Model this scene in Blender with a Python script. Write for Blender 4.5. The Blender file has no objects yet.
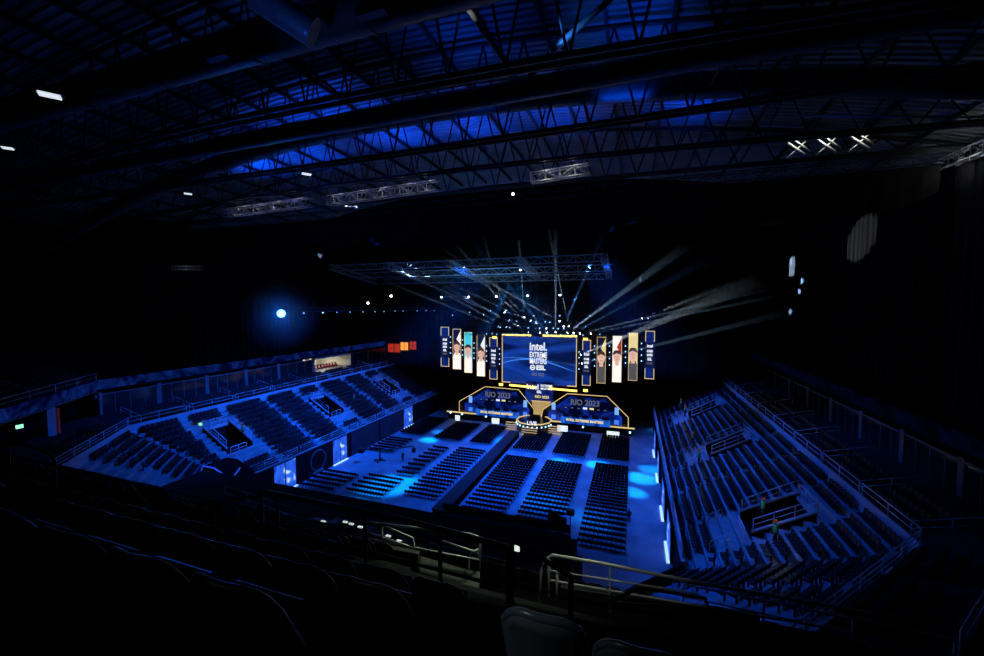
import bpy, math, random
from mathutils import Vector, Matrix
random.seed(7)
C = bpy.context.scene.collection
sc = bpy.context.scene
PI = math.pi

# ------------------------------------------------------------------ materials
MATS = {}
def mat(name, col, rough=.6, metal=0, noise=0, scale=4, emit=None, power=1, spec=.5, bump=0):
    if name in MATS: return MATS[name]
    m = bpy.data.materials.new(name); m.use_nodes = True
    nt = m.node_tree; b = nt.nodes['Principled BSDF']
    b.inputs['Base Color'].default_value = (*col, 1)
    b.inputs['Roughness'].default_value = rough
    b.inputs['Metallic'].default_value = metal
    b.inputs['Specular IOR Level'].default_value = spec
    if noise or bump:
        tc = nt.nodes.new('ShaderNodeTexCoord')
        n = nt.nodes.new('ShaderNodeTexNoise'); n.inputs['Scale'].default_value = scale
        n.inputs['Detail'].default_value = 6
        nt.links.new(tc.outputs['Object'], n.inputs['Vector'])
        if noise:
            r = nt.nodes.new('ShaderNodeValToRGB')
            r.color_ramp.elements[0].position = .3; r.color_ramp.elements[1].position = .7
            r.color_ramp.elements[0].color = (*[c*(1-noise) for c in col], 1)
            r.color_ramp.elements[1].color = (*[min(1, c*(1+noise)) for c in col], 1)
            nt.links.new(n.outputs['Fac'], r.inputs['Fac'])
            nt.links.new(r.outputs['Color'], b.inputs['Base Color'])
        if bump:
            bp = nt.nodes.new('ShaderNodeBump'); bp.inputs['Strength'].default_value = bump
            nt.links.new(n.outputs['Fac'], bp.inputs['Height'])
            nt.links.new(bp.outputs['Normal'], b.inputs['Normal'])
    if emit:
        b.inputs['Emission Color'].default_value = (*emit, 1)
        b.inputs['Emission Strength'].default_value = power
        m.cycles.emission_sampling = 'NONE'
    MATS[name] = m
    return m

floor_m   = mat('painted_concrete_floor', (.30,.33,.36), .55, noise=.3, scale=.35, bump=.05)
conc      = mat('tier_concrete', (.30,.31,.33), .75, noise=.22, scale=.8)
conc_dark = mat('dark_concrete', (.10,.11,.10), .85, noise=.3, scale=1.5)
terrace_shade    = mat('shade_dark_terrace', (.03,.03,.035), .9, noise=.3, scale=1.5, spec=.1)  # terrace floor darkened, its shade put into the base colour
fascia_m  = mat('painted_fascia', (.42,.43,.45), .55, noise=.12, scale=.5)
seat_m    = mat('dark_blue_seat_plastic', (.008,.009,.013), .45, noise=.2, scale=9, spec=.22)
chair_m   = mat('black_chair_vinyl', (.006,.006,.008), .6, noise=.2, scale=9, spec=.12)
chairleg  = mat('black_chair_steel', (.03,.03,.035), .4, metal=.6, noise=.1)
redseat   = mat('dark_red_seat_plastic', (.035,.008,.009), .42, noise=.2, scale=9)
greyseat  = mat('grey_seat_shell', (.09,.095,.11), .25, noise=.15, scale=6)
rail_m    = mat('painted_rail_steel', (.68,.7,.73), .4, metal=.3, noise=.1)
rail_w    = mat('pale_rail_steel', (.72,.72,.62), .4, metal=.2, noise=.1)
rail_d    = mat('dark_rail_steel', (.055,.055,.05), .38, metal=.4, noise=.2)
black     = mat('matt_black_cloth', (.006,.006,.008), .9, noise=.3, scale=3, spec=.1)
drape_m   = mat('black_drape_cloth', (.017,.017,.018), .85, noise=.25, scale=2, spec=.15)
drape_g   = mat('grey_drape_cloth', (.10,.10,.105), .7, noise=.3, scale=2)
deck_m    = mat('corrugated_roof_deck', (.32,.34,.36), .5, metal=.2, noise=.35, scale=.25)
steel_d   = mat('dark_roof_steel', (.045,.047,.055), .5, metal=.3, noise=.2)
duct_m    = mat('galvanised_duct', (.11,.11,.105), .45, metal=.4, noise=.25, scale=2)
flex_m    = mat('ribbed_flexible_duct', (.25,.27,.3), .4, metal=.6, noise=.2)
alu       = mat('aluminium_truss', (.68,.69,.71), .4, metal=.25, noise=.1)
lampbody  = mat('black_lamp_body', (.02,.02,.024), .4, noise=.1)
stage_m   = mat('black_stage_gloss', (.008,.008,.012), .2, noise=.2)
wood_m    = mat('table_top_laminate', (.12,.11,.10), .5, noise=.2)
wall_in   = mat('cream_room_wall', (.65,.62,.5), .8, noise=.08)
glass     = mat('tinted_glass', (.02,.025,.03), .08, noise=.1)
gold      = mat('gold_light_strip', (.5,.35,.08), .5, emit=(1,.68,.26), power=.75, noise=.05)
goldhot   = mat('bright_gold_light_strip', (.5,.35,.08), .5, emit=(1,.62,.12), power=2.6, noise=.05)
golddim   = mat('dim_gold_panel', (.4,.3,.12), .5, emit=(1,.68,.25), power=.42, noise=.1)
white_e   = mat('white_lamp', (.8,.8,.8), .5, emit=(.85,.93,1), power=9, noise=.02)
white_s   = mat('white_screen', (.8,.8,.8), .5, emit=(.9,1,.92), power=.9, noise=.02)
bluebulb  = mat('pale_blue_lamp', (.6,.7,.8), .5, emit=(.35,.65,1), power=2.2, noise=.02)
bluestar  = mat('blue_beam_lens', (.5,.7,.9), .3, emit=(.14,.5,1), power=7, noise=.01)
text_w    = mat('white_lettering', (.8,.8,.8), .5, emit=(.9,.95,1), power=1.0, noise=.02)
text_g    = mat('grey_lettering', (.3,.3,.3), .5, emit=(.8,.85,.9), power=.13, noise=.02)
text_y    = mat('yellow_lettering', (.5,.4,.1), .5, emit=(1,.8,.3), power=.9, noise=.02)
exit_e    = mat('green_exit_light', (.4,.8,.5), .5, emit=(.35,1,.6), power=1.3, noise=.1)
skin_e    = mat('portrait_skin', (.7,.5,.4), .5, emit=(.95,.55,.42), power=.8, noise=.25, scale=1.5)
hair_e    = mat('portrait_hair', (.05,.03,.02), .5, emit=(.09,.05,.03), power=.6, noise=.3)
shirt_e   = mat('portrait_white_shirt', (.8,.8,.8), .5, emit=(1,.98,.9), power=1.0, noise=.05)
shirt_k   = mat('portrait_dark_shirt', (.05,.05,.05), .5, emit=(.10,.10,.10), power=.8, noise=.5, scale=2)
cyan_e    = mat('cyan_backdrop', (.1,.6,.7), .5, emit=(.05,.7,.9), power=.9, noise=.1)
cream_e   = mat('cream_backdrop', (.7,.6,.3), .5, emit=(.9,.72,.3), power=.9, noise=.1)
dark_e    = mat('dark_backdrop', (.01,.01,.02), .3, emit=(.004,.006,.03), power=1, noise=.4)
red_e     = mat('red_lit_room', (.6,.1,.03), .6, emit=(1,.07,.015), power=.35, noise=.6, scale=1.5)
orange_e  = mat('orange_lit_room', (.8,.3,.05), .6, emit=(1,.32,.04), power=1.3, noise=.4, scale=1.5)
vest_m    = mat('green_vest', (.03,.45,.14), .8, noise=.15)
cap_m     = mat('orange_cap', (.8,.13,.04), .8, noise=.1)
skin_m    = mat('skin', (.35,.2,.14), .6, noise=.1)
cloth_k   = mat('dark_clothing', (.02,.02,.025), .85, noise=.2)
red_seat2 = mat('red_suite_chair', (.25,.015,.02), .6, noise=.1)

def led_blue(name, power, base=(0,.03,.5), hot=(.05,.35,1), scale=.25, thr=.5, white=False, stretch=(1,1,1)):
    m = bpy.data.materials.new(name); m.use_nodes = True
    nt = m.node_tree; b = nt.nodes['Principled BSDF']
    b.inputs['Base Color'].default_value = (.01,.01,.02,1); b.inputs['Roughness'].default_value = .35
    tc = nt.nodes.new('ShaderNodeTexCoord'); mp = nt.nodes.new('ShaderNodeMapping')
    mp.inputs['Scale'].default_value = stretch
    n = nt.nodes.new('ShaderNodeTexNoise'); n.inputs['Scale'].default_value = scale; n.inputs['Detail'].default_value = 5
    n.inputs['Distortion'].default_value = 1.2
    r = nt.nodes.new('ShaderNodeValToRGB'); e = r.color_ramp.elements
    e[0].position = thr-.15; e[0].color = (*base, 1); e[1].position = thr+.12; e[1].color = (*hot, 1)
    if white:
        k = r.color_ramp.elements.new(thr+.2); k.color = (.6,.8,1,1)
    nt.links.new(tc.outputs['Object'], mp.inputs['Vector']); nt.links.new(mp.outputs['Vector'], n.inputs['Vector'])
    nt.links.new(n.outputs['Fac'], r.inputs['Fac']); nt.links.new(r.outputs['Color'], b.inputs['Emission Color'])
    b.inputs['Emission Strength'].default_value = power
    m.cycles.emission_sampling = 'NONE'
    return m
screen_main = led_blue('main_screen_picture', .8, (0,.002,.05), (.01,.08,.60), .10, .52, stretch=(.4,1,1.8))
screen_wave = mat('pale_blue_wave', (.1,.3,.8), .5, emit=(.06,.28,1), power=.75, noise=.5, scale=.6)
screen_side = led_blue('side_screen_picture', .45, (0,.004,.10), (.01,.06,.5), .3, .5)
booth_led   = led_blue('booth_screen_picture', .6, (0,.001,.02), (.01,.06,.75), .22, .56, stretch=(1,1,1.5))
dasher_led  = led_blue('dasher_screen_picture', .95, (0,.02,.42), (.03,.16,1), .55, .48, white=True, stretch=(1,1,.8))
ribbon_led  = led_blue('dim_ribbon_screen', .13, (0,.003,.12), (.02,.12,1), .5, .56)
ribbon_off  = led_blue('faint_ribbon_screen', .012, (0,.003,.12), (.02,.12,1), .5, .56)

for m_ in (ribbon_led,ribbon_off):
    b_=m_.node_tree.nodes['Principled BSDF']; b_.inputs['Roughness'].default_value=.85; b_.inputs['Specular IOR Level'].default_value=.08; b_.inputs['Base Color'].default_value=(.003,.003,.005,1)
# ------------------------------------------------------------------ mesh helpers
class MB:
    def __init__(s): s.v=[]; s.f=[]; s.sm=[]
    def add(s, vs, fs, smooth=False):
        o=len(s.v); s.v += [tuple(v) for v in vs]
        for f in fs: s.f.append([i+o for i in f]); s.sm.append(smooth)
        return s
    def box(s, a, b):
        x0,y0,z0=a; x1,y1,z1=b
        return s.add([(x0,y0,z0),(x1,y0,z0),(x1,y1,z0),(x0,y1,z0),(x0,y0,z1),(x1,y0,z1),(x1,y1,z1),(x0,y1,z1)],
              [(3,2,1,0),(4,5,6,7),(0,1,5,4),(1,2,6,5),(2,3,7,6),(3,0,4,7)])
    def obox(s, c, size, M):
        vs=[]
        for dz in (-.5,.5):
            for dx,dy in ((-.5,-.5),(.5,-.5),(.5,.5),(-.5,.5)):
                vs.append(M @ Vector((dx*size[0],dy*size[1],dz*size[2])) + Vector(c))
        return s.add(vs, [(3,2,1,0),(4,5,6,7),(0,1,5,4),(1,2,6,5),(2,3,7,6),(3,0,4,7)])
    def tube(s, pts, r, n=6, cap=True):
        pts=[Vector(p) for p in pts]; rings=[]; off=len(s.v)
        for i,p in enumerate(pts):
            if i==0: d=pts[1]-p
            elif i==len(pts)-1: d=p-pts[i-1]
            else: d=(pts[i+1]-p).normalized()+(p-pts[i-1]).normalized()
            d=d.normalized() if d.length>1e-6 else Vector((0,0,1))
            u=Vector((0,0,1)) if abs(d.z)<.95 else Vector((1,0,0))
            a=d.cross(u).normalized(); b=d.cross(a)
            rr=r[i] if isinstance(r,(list,tuple)) else r
            for k in range(n):
                t=2*PI*k/n; s.v.append(tuple(p+a*math.cos(t)*rr+b*math.sin(t)*rr))
        for i in range(len(pts)-1):
            for k in range(n):
                s.f.append([off+i*n+k, off+i*n+(k+1)%n, off+(i+1)*n+(k+1)%n, off+(i+1)*n+k]); s.sm.append(n>5)
        if cap:
            s.f.append([off+k for k in range(n)][::-1]); s.sm.append(False)
            s.f.append([off+(len(pts)-1)*n+k for k in range(n)]); s.sm.append(False)
        return s
    def prism(s, poly, d):   # poly of 3-D points, extruded by vector d
        n=len(poly); d=Vector(d); vs=[Vector(p) for p in poly]+[Vector(p)+d for p in poly]
        fs=[list(range(n))[::-1], list(range(n,2*n))]+[(i,(i+1)%n,n+(i+1)%n,n+i) for i in range(n)]
        return s.add(vs,fs)
    def mesh(s, name, m):
        me=bpy.data.meshes.new(name); me.from_pydata(s.v,[],s.f)
        me.polygons.foreach_set('use_smooth', s.sm); me.materials.append(m); me.update()
        return me
    def build(s, name, m, parent=None, **kw):
        me=s.mesh(name,m); return link(name, me, parent, **kw)
def link(name, me, parent=None, loc=None, rot=None, label=None, cat=None, group=None, kind=None):
    o=bpy.data.objects.new(name, me); C.objects.link(o)
    if parent: o.parent=parent
    if loc is not None: o.location=loc
    if rot is not None: o.rotation_euler=rot
    tag(o,label,cat,group,kind)
    return o
def tag(o,label=None,cat=None,group=None,kind=None):
    if label: o['label']=label
    if cat: o['category']=cat
    if group: o['group']=group
    if kind: o['kind']=kind
    return o
def empty(name, label, cat, loc=(0,0,0), rz=0, group=None):
    o=bpy.data.objects.new(name,None); C.objects.link(o); o.location=loc; o.rotation_euler=(0,0,rz)
    o.empty_display_size=.2
    return tag(o,label,cat,group)
def struct(name, mb, m): return mb.build(name,m,kind='structure')
def copy_tree(o, parent=None):
    c=o.copy(); C.objects.link(c)
    if parent: c.parent=parent
    for ch in [k for k in o.children]: copy_tree(ch,c)
    return c
def Rz(a): return Matrix.Rotation(a,3,'Z')
ORD=['first','second','third','fourth','fifth','sixth','seventh','eighth','ninth','tenth','eleventh','twelfth','thirteenth','fourteenth','fifteenth','sixteenth','seventeenth','eighteenth','nineteenth','twentieth']
def ordn(i):
    if i<20: return ORD[i]
    tens={2:'twenty',3:'thirty',4:'forty',5:'fifty',6:'sixty',7:'seventy',8:'eighty',9:'ninety'}
    n=i+1; t,u=divmod(n,10)
    if t>9: return '%dth'%n
    if u==0: return {2:'twentieth',3:'thirtieth',4:'fortieth',5:'fiftieth',6:'sixtieth',7:'seventieth',8:'eightieth',9:'ninetieth'}[t]
    return tens[t]+'-'+ORD[u-1]

# ------------------------------------------------------------------ camera
EYE=Vector((0,0,26.0)); F=405.0; CX,CY=492,328
yaw=math.atan(142/F); pit=math.atan(21/F)
cam=bpy.data.objects.new('camera', bpy.data.cameras.new('camera')); C.objects.link(cam)
cam.location=EYE; cam.rotation_euler=(PI/2-pit,0,yaw)
cam.data.sensor_width=36; cam.data.lens=F/984*36; cam.data.clip_end=400; cam.data.clip_start=.05
sc.camera=cam
FW=Vector((-math.sin(yaw)*math.cos(pit), math.cos(yaw)*math.cos(pit), -math.sin(pit)))
RT=Vector((math.cos(yaw), math.sin(yaw), 0)); UP=RT.cross(FW)
def at(px,py,x=None,y=None,z=None):     # a point of the photograph on a plane of the hall
    d=FW+RT*((px-CX)/F)-UP*((py-CY)/F)
    if y is not None: t=y/d.y
    elif x is not None: t=x/d.x
    else: t=(z-26)/d.z
    return EYE+d*t
def proj(p):
    v=Vector(p)-EYE; c=v.dot(FW)
    if c<=.1: return None
    return CX+F*v.dot(RT)/c, CY-F*v.dot(UP)/c
def inframe(p,m=6):
    q=proj(p); return q is not None and -m<q[0]<984+m and -m<q[1]<656+m

# ------------------------------------------------------------------ lights
def lamp(kind,name,loc,target,energy,col=(1,1,1),size=1,angle=40,blend=.6,shape=None,spread=180):
    l=bpy.data.lights.new(name,kind); l.energy=energy; l.color=col
    if kind=='AREA':
        l.size=size; l.spread=math.radians(spread)
        if shape: l.shape='RECTANGLE'; l.size_y=shape
    elif kind=='SPOT':
        l.spot_size=math.radians(angle); l.spot_blend=blend; l.shadow_soft_size=size
    else: l.shadow_soft_size=size
    o=bpy.data.objects.new(name,l); C.objects.link(o); o.location=loc
    if target is not None:
        o.rotation_euler=(Vector(target)-Vector(loc)).to_track_quat('-Z','Y').to_euler()
    return o

# ------------------------------------------------------------------ SETTING
FX0,FX1=-46.4,4.4                       # arena floor between the dasher walls
def mx(side,x): return x if side>0 else -42-x   # the two bowls mirror about x=-21
struct('floor', MB().box((-75,8,-.3),(35,98,0)), floor_m)
struct('wall_back', MB().box((-75,98,-.3),(35,98.4,45)), black)
struct('wall_left', MB().box((-76,-5,-.3),(-75.5,98,45)), black)
struct('wall_right', MB().box((35,-5,-.3),(35.5,98,45)), black)

VOM=[(39.0,43.0),(58.5,62.5),(78.0,82.0)]
AISLE=[(37.3,39.0),(43.0,44.4),(50.6,51.8),(57.1,58.5),(62.5,63.9),(70.2,71.4),(76.6,78),(82,83.4)]
NR=14; DX=.9; DZ=.5; Z0=3.5; YEND=91.0
c0=Vector((4.4,36.7)); c1=Vector((17.0,31.9)); e0=Vector((-4.5,26.6)); e1=Vector((5.5,18.8))
def rowz(i): return Z0+DZ*i
for side in (1,-1):
    nm='right' if side>0 else 'left'
    mb=MB()
    def q(p,z): return (mx(side,p[0]),p[1],z)
    for i in range(NR):
        ta,tb=i/NR,(i+1)/NR
        xa,xb=4.4+DX*i,4.4+DX*(i+1); z=rowz(i)
        ca,cb=c0.lerp(c1,ta),c0.lerp(c1,tb); ea,eb=e0.lerp(e1,ta),e0.lerp(e1,tb)
        cuts=[]
        y=None
        segs=[]
        ystart=ca.y
        if 6<=i<=10:
            cur=ystart
            for a,b in VOM: segs.append((cur,a)); cur=b
            segs.append((cur,YEND))
        else: segs=[(ystart,YEND)]
        for k,(a,b) in enumerate(segs):
            lo=[(xa,a),(xb,cb.y if k==0 else a),(xb,b),(xa,b)]
            bot=0
            vs=[q(p,bot) for p in lo]+[q(p,z) for p in lo]
            fs=[(4,5,6,7),(0,4,7,3),(0,1,5,4),(1,2,6,5),(2,3,7,6)]
            mb.add(vs,fs)
        lo=[tuple(ea),tuple(eb),tuple(cb),tuple(ca)]
        mb.add([q(p,0) for p in lo]+[q(p,z) for p in lo],[(4,5,6,7),(0,4,7,3),(0,1,5,4),(1,2,6,5),(2,3,7,6)])
    # cross aisle and terrace behind the fascia
    tb=MB()
    def slab(x0,x1,z0,z1,off=0):
        d0=(x0-17)/12.6; d1=(x1-17)/12.6
        cA=c0.lerp(c1,1+d0); cB=c0.lerp(c1,1+d1); eA=e0.lerp(e1,1+d0); eB=e0.lerp(e1,1+d1)
        for lo in ([(x0,cA.y),(x1,cB.y),(x1,YEND+6),(x0,YEND+6)],[tuple(eA),tuple(eB),tuple(cB),tuple(cA)]):
            tb.add([q(p,z0) for p in lo]+[q(p,z1) for p in lo],[(3,2,1,0),(4,5,6,7),(0,4,7,3),(0,1,5,4),(1,2,6,5),(2,3,7,6)])
    slab(17.12,18.0,0,11.0); slab(18.0,18.9,0,11.35); slab(18.9,19.8,0,11.7); slab(19.8,23.4,0,12.0)
    struct('seating_tier_'+nm, mb, conc); struct('floor_terrace_'+nm, tb, terrace_shade)
    # dasher wall (black) and its top
    w=MB()
    lo=[(4.4,c0.y),(4.4,YEND),(4.15,YEND),(4.15,c0.y)]
    w.add([q(p,0) for p in lo]+[q(p,4.3) for p in lo],[(3,2,1,0),(4,5,6,7),(0,4,7,3),(0,1,5,4),(1,2,6,5),(2,3,7,6)])
    lo=[tuple(e0),tuple(c0),(4.15,c0.y),(e0.x-.2,e0.y+.2)]
    w.add([q(p,0) for p in lo]+[q(p,4.3) for p in lo],[(3,2,1,0),(4,5,6,7),(0,4,7,3),(0,1,5,4),(1,2,6,5),(2,3,7,6)])
    struct('wall_dasher_'+nm, w, black)
    # pale fascia band
    fb=MB()
    for a,b in (((17.0,c1.y),(17.0,YEND)),((e1.x,e1.y),(c1.x,c1.y))):
        a=Vector(a); b=Vector(b); d=(b-a).normalized(); nrm=Vector((d.y,-d.x))*.12
        lo=[tuple(a),tuple(b),tuple(b+nrm),tuple(a+nrm)]
        fb.add([q(p,9.6) for p in lo]+[q(p,11.3) for p in lo],[(3,2,1,0),(4,5,6,7),(0,4,7,3),(0,1,5,4),(1,2,6,5),(2,3,7,6)])
    struct('trim_fascia_'+nm, fb, fascia_m)
    # low concrete kerb on top of the dasher wall
    kb=MB(); lo=[(4.1,c0.y),(4.1,YEND),(4.45,YEND),(4.45,c0.y)]
    kb.add([q(p,4.3) for p in lo]+[q(p,4.45) for p in lo],[(3,2,1,0),(4,5,6,7),(0,4,7,3),(0,1,5,4),(1,2,6,5),(2,3,7,6)])
    struct('trim_dasher_kerb_'+nm, kb, conc)
    # suite back wall, soffit and ribbon parapet along the concourse
    sw=MB()
    pts=[(23.2,YEND+7),(23.2,30.0),(10.0,15.0)]
    for k in range(2):
        a=Vector(pts[k]); b=Vector(pts[k+1]); d=(b-a).normalized(); n=Vector((-d.y,d.x))
        if n.x<0 and k==0: n=-n
        if k==1: n=Vector((.75,-.66))
        lo=[tuple(a+n*2.6),tuple(b+n*2.6),tuple(b+n*3),tuple(a+n*3)]
        if not(side<0 and k==0):
            sw.add([q(p,12) for p in lo]+[q(p,15.2) for p in lo],[(3,2,1,0),(4,5,6,7),(0,4,7,3),(0,1,5,4),(1,2,6,5),(2,3,7,6)])
        lo=[tuple(a),tuple(b),tuple(b+n*3.2),tuple(a+n*3.2)]
        sw.add([q(p,15.0) for p in lo]+[q(p,15.3) for p in lo],[(3,2,1,0),(4,5,6,7),(0,4,7,3),(0,1,5,4),(1,2,6,5),(2,3,7,6)])
    if side<0:   # room wall with the lit suite left open between y 69 and 80
        for a,b in ((30.0,69.0),(80.0,YEND+7)):
            sw.box((-68.2,a,12),(-67.8,b,15.2))
    struct('wall_suites_'+nm, sw, black)

# ribbon boards (dim screens on the upper parapet)
def ribbon(side,pts,z0,z1,m,label):
    mb=MB()
    for a,b in zip(pts,pts[1:]):
        a=Vector(a); b=Vector(b); d=(b-a).normalized(); n=Vector((-d.y,d.x))*.15
        lo=[(mx(side,p[0]),p[1]) for p in (a-n,b-n,b+n,a+n)]
        mb.add([(*p,z0) for p in lo]+[(*p,z1) for p in lo],[(3,2,1,0),(4,5,6,7),(0,1,5,4),(1,2,6,5),(2,3,7,6),(3,0,4,7)])
    return mb.build('ribbon_board',m,label=label,cat='ribbon screen')
ribbon(-1,[(23.4,97),(23.4,32.2),(8,13.6)],15.3,16.5,ribbon_led,'long dim blue ribbon screen over the left suites, bending at the near corner')
ribbon(1,[(23.4,97),(23.4,32.2),(8,13.6)],15.3,16.5,ribbon_off,'long unlit ribbon board over the right suites')

# ------------------------------------------------------------------ railings
def railing(pts,h,label,m=rail_m,group=None,step=2.4,mids=2,r=.045,name='railing',posts=True,end=True,round_end=False):
    """pts lie on the floor line; the thing has top_rail, mid_rail(s) and one post each"""
    pts=[Vector(p) for p in pts]; base=pts[0]
    e=empty(name,label,'railing',base,0,group)
    up=Vector((0,0,h)); P=[p-base for p in pts]
    top=[p+up for p in P]
    if round_end:
        d0=(P[0]-P[1]).normalized(); d1=(P[-1]-P[-2]).normalized()
        top=[P[0]+d0*.0,P[0]+up*.8,P[0]+up*.95-d0*.07]+[P[0]+up-d0*.22]+[p+up for p in P[1:-1]]+[P[-1]+up-d1*.22,P[-1]+up*.95-d1*.07,P[-1]+up*.8,P[-1]]
    MB().tube(top,r).build('top_rail',m,e)
    for k in range(mids):
        f=(k+1)/(mids+1)
        MB().tube([p+up*f for p in P],r*.7).build('mid_rail',m,e)
    pm=MB().tube([(0,0,0),(0,0,h)],r).mesh('post',m)
    for a,b in zip(P,P[1:]):
        L=(b-a).length; n=max(1,round(L/step))
        for k in range(n+1):
            if round_end and ((k==0 and a is P[0]) or (k==n and b is P[-1])): continue
            if k==n and b is not P[-1]: continue
            link('post',pm,e,loc=a.lerp(b,k/n))
    return e
for side in (1,-1):
    nm='right' if side>0 else 'left'
    # front row rail in sections between aisles
    ys=[37,46,56.5,65,74.5,83.5,90.5]
    for k,(a,b) in enumerate(zip(ys,ys[1:])):
        railing([(mx(side,4.28),a+.3,4.45),(mx(side,4.28),b-.3,4.45)],1.0,'blue-lit steel railing on the %s dasher wall, %s section from the near corner'%(nm,ORD[k]),group='railings on the '+nm+' dasher wall',step=3)
    # fascia rail
    ys=[31.9,39,46,53,60,67,74,81,88]
    for k,(a,b) in enumerate(zip(ys,ys[1:])):
        railing([(mx(side,17.06),a+(0 if k==0 else .2),11.3),(mx(side,17.06),b-.2,11.3)],.95,'long steel railing along the %s fascia band, %s section from the corner'%(nm,ORD[k]),group='railings on the '+nm+' fascia',step=3.4,mids=1)
    p=[(mx(side,x),y,11.3) for x,y in ((16.9,31.7),(5.6,18.9))]
    railing(p,.95,'steel railing on the slanting %s corner of the fascia band'%nm,step=3,mids=2)
    # partition rails between suite terraces
    for k,y in enumerate([33.5,40,47,54,61,68,75,82]):
        railing([(mx(side,17.4),y,11.0),(mx(side,21.5),y,12.0)],1.0,'short sloping railing dividing the %s suite terraces, %s from the corner'%(nm,ORD[k]),group='terrace dividers on the '+nm,step=2,mids=1,round_end=True)

# ------------------------------------------------------------------ vomitories
def vomitory(side,ya,yb,k):
    nm='right' if side>0 else 'left'
    e=empty('vomitory','dark sloping-walled stair mouth in the %s seating bowl, %s from the near corner'%(nm,ORD[k]),'tunnel entrance',(mx(side,9.8),ya,0),0,'tunnel entrances in the %s bowl'%nm)
    sx=1 if side>0 else -1
    def L(x,y,z): return (sx*(x-9.8),y-ya,z)
    zf=rowz(5)
    W=yb-ya
    for (y0,y1) in ((ya,ya+.2),(yb-.2,yb)):
        mb=MB(); mb.prism([L(9.8,y0,zf-.4),L(14.3,y0,zf-.4),L(14.3,y0,9.25),L(9.8,y0,6.75)],(0,y1-y0,0)); mb.build('side_wall',black,e)
        mb=MB(); mb.prism([L(9.8,y0-.04,6.75),L(14.3,y0-.04,9.25),L(14.3,y0-.04,9.4),L(9.8,y0-.04,6.9)],(0,y1-y0+.08,0)); mb.build('coping',conc,e)
    MB().box((min(0,sx*4.7),0,zf-.4),(max(0,sx*4.7),W,zf-.05)).build('landing',black,e)  # black landing and side walls hold the shade of the interior
    MB().box((min(sx*4.4,sx*4.7),0,zf-.4),(max(sx*4.4,sx*4.7),W,rowz(11)-.2)).build('tunnel_shade_block',black,e)  # solid black block stands in for the darkness of the opening
    MB().box((min(sx*4.3,sx*4.7),0,rowz(11)-.3),(max(sx*4.3,sx*4.7),W,rowz(11)+.05)).build('front_beam',fascia_m,e)
    # ladder-like steps up both sides
    for j in range(6):
        pass
    # rails round the mouth
    for tag_,y in (('near',ya+.1),('far',yb-.1)):
        railing([(mx(side,9.9),y,6.95),(mx(side,14.3),y,9.4)],1.0,'sloping railing on the %s wall of the %s %s bowl tunnel mouth'%(tag_,ORD[k],nm),step=1.5,mids=1)
    railing([(mx(side,14.4),ya+.1,rowz(11)+.05),(mx(side,14.4),yb-.1,rowz(11)+.05)],1.0,'short railing over the back of the %s %s bowl tunnel mouth'%(ORD[k],nm),step=1.4,mids=1)
    for t,yy in (('near',ya-.15),('far',yb+.15)):
        for j,(x0,x1) in enumerate(((6.6,8.3),)):
            i0=int((x0-4.4)/DX); i1=int((x1-4.4)/DX)
            railing([(mx(side,x0),yy,rowz(i0)),(mx(side,x1),yy,rowz(i1)+.1)],1.0,'arched handrail on the %s steps below the %s %s bowl tunnel mouth'%(t,ORD[k],nm),step=.8,mids=1,round_end=True)
    for j,yy in enumerate((ya+.3,)):
        railing([(mx(side,9.3),ya+.2,rowz(5)),(mx(side,9.3),yb-1.4,rowz(5))],1.0,'short railing across the landing of the %s %s bowl tunnel mouth'%(ORD[k],nm),step=1.3,mids=1,round_end=True)
for side in (1,-1):
    for k,(a,b) in enumerate(VOM): vomitory(side,a,b,k)

# ------------------------------------------------------------------ bowl seats
def bowl_seat_mesh():
    mb=MB()
    mb.prism([(-.22,-.02,.40),(-.22,.36,.36),(-.22,.38,.42),(-.22,-.02,.47)],(.44,0,0))      # pan
    # curved back: five slats of shell
    n=4
    for k in range(n):
        x0=-.22+.44*k/n; x1=-.22+.44*(k+1)/n
        d0=.05*abs(x0/.22)**2; d1=.05*abs(x1/.22)**2
        t0=.84-.05*abs(x0/.22)**3; t1=.84-.05*abs(x1/.22)**3
        mb.add([(x0,-.04+d0,.42),(x1,-.04+d1,.42),(x1,-.12+d1,t1),(x0,-.12+d0,t0),
                (x0,-.09+d0,.42),(x1,-.09+d1,.42),(x1,-.17+d1,t1),(x0,-.17+d0,t0)],
               [(0,1,2,3),(7,6,5,4),(3,2,6,7),(0,3,7,4),(1,5,6,2)])
    mb.box((-.05,-.08,0),(.05,.02,.42))
    return mb
BSM=bowl_seat_mesh(); BSME=BSM.mesh('bowl_seat',seat_m)
def in_aisle(y):
    return any(a-.1<y<b+.1 for a,b in AISLE)
cands=[]
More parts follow.
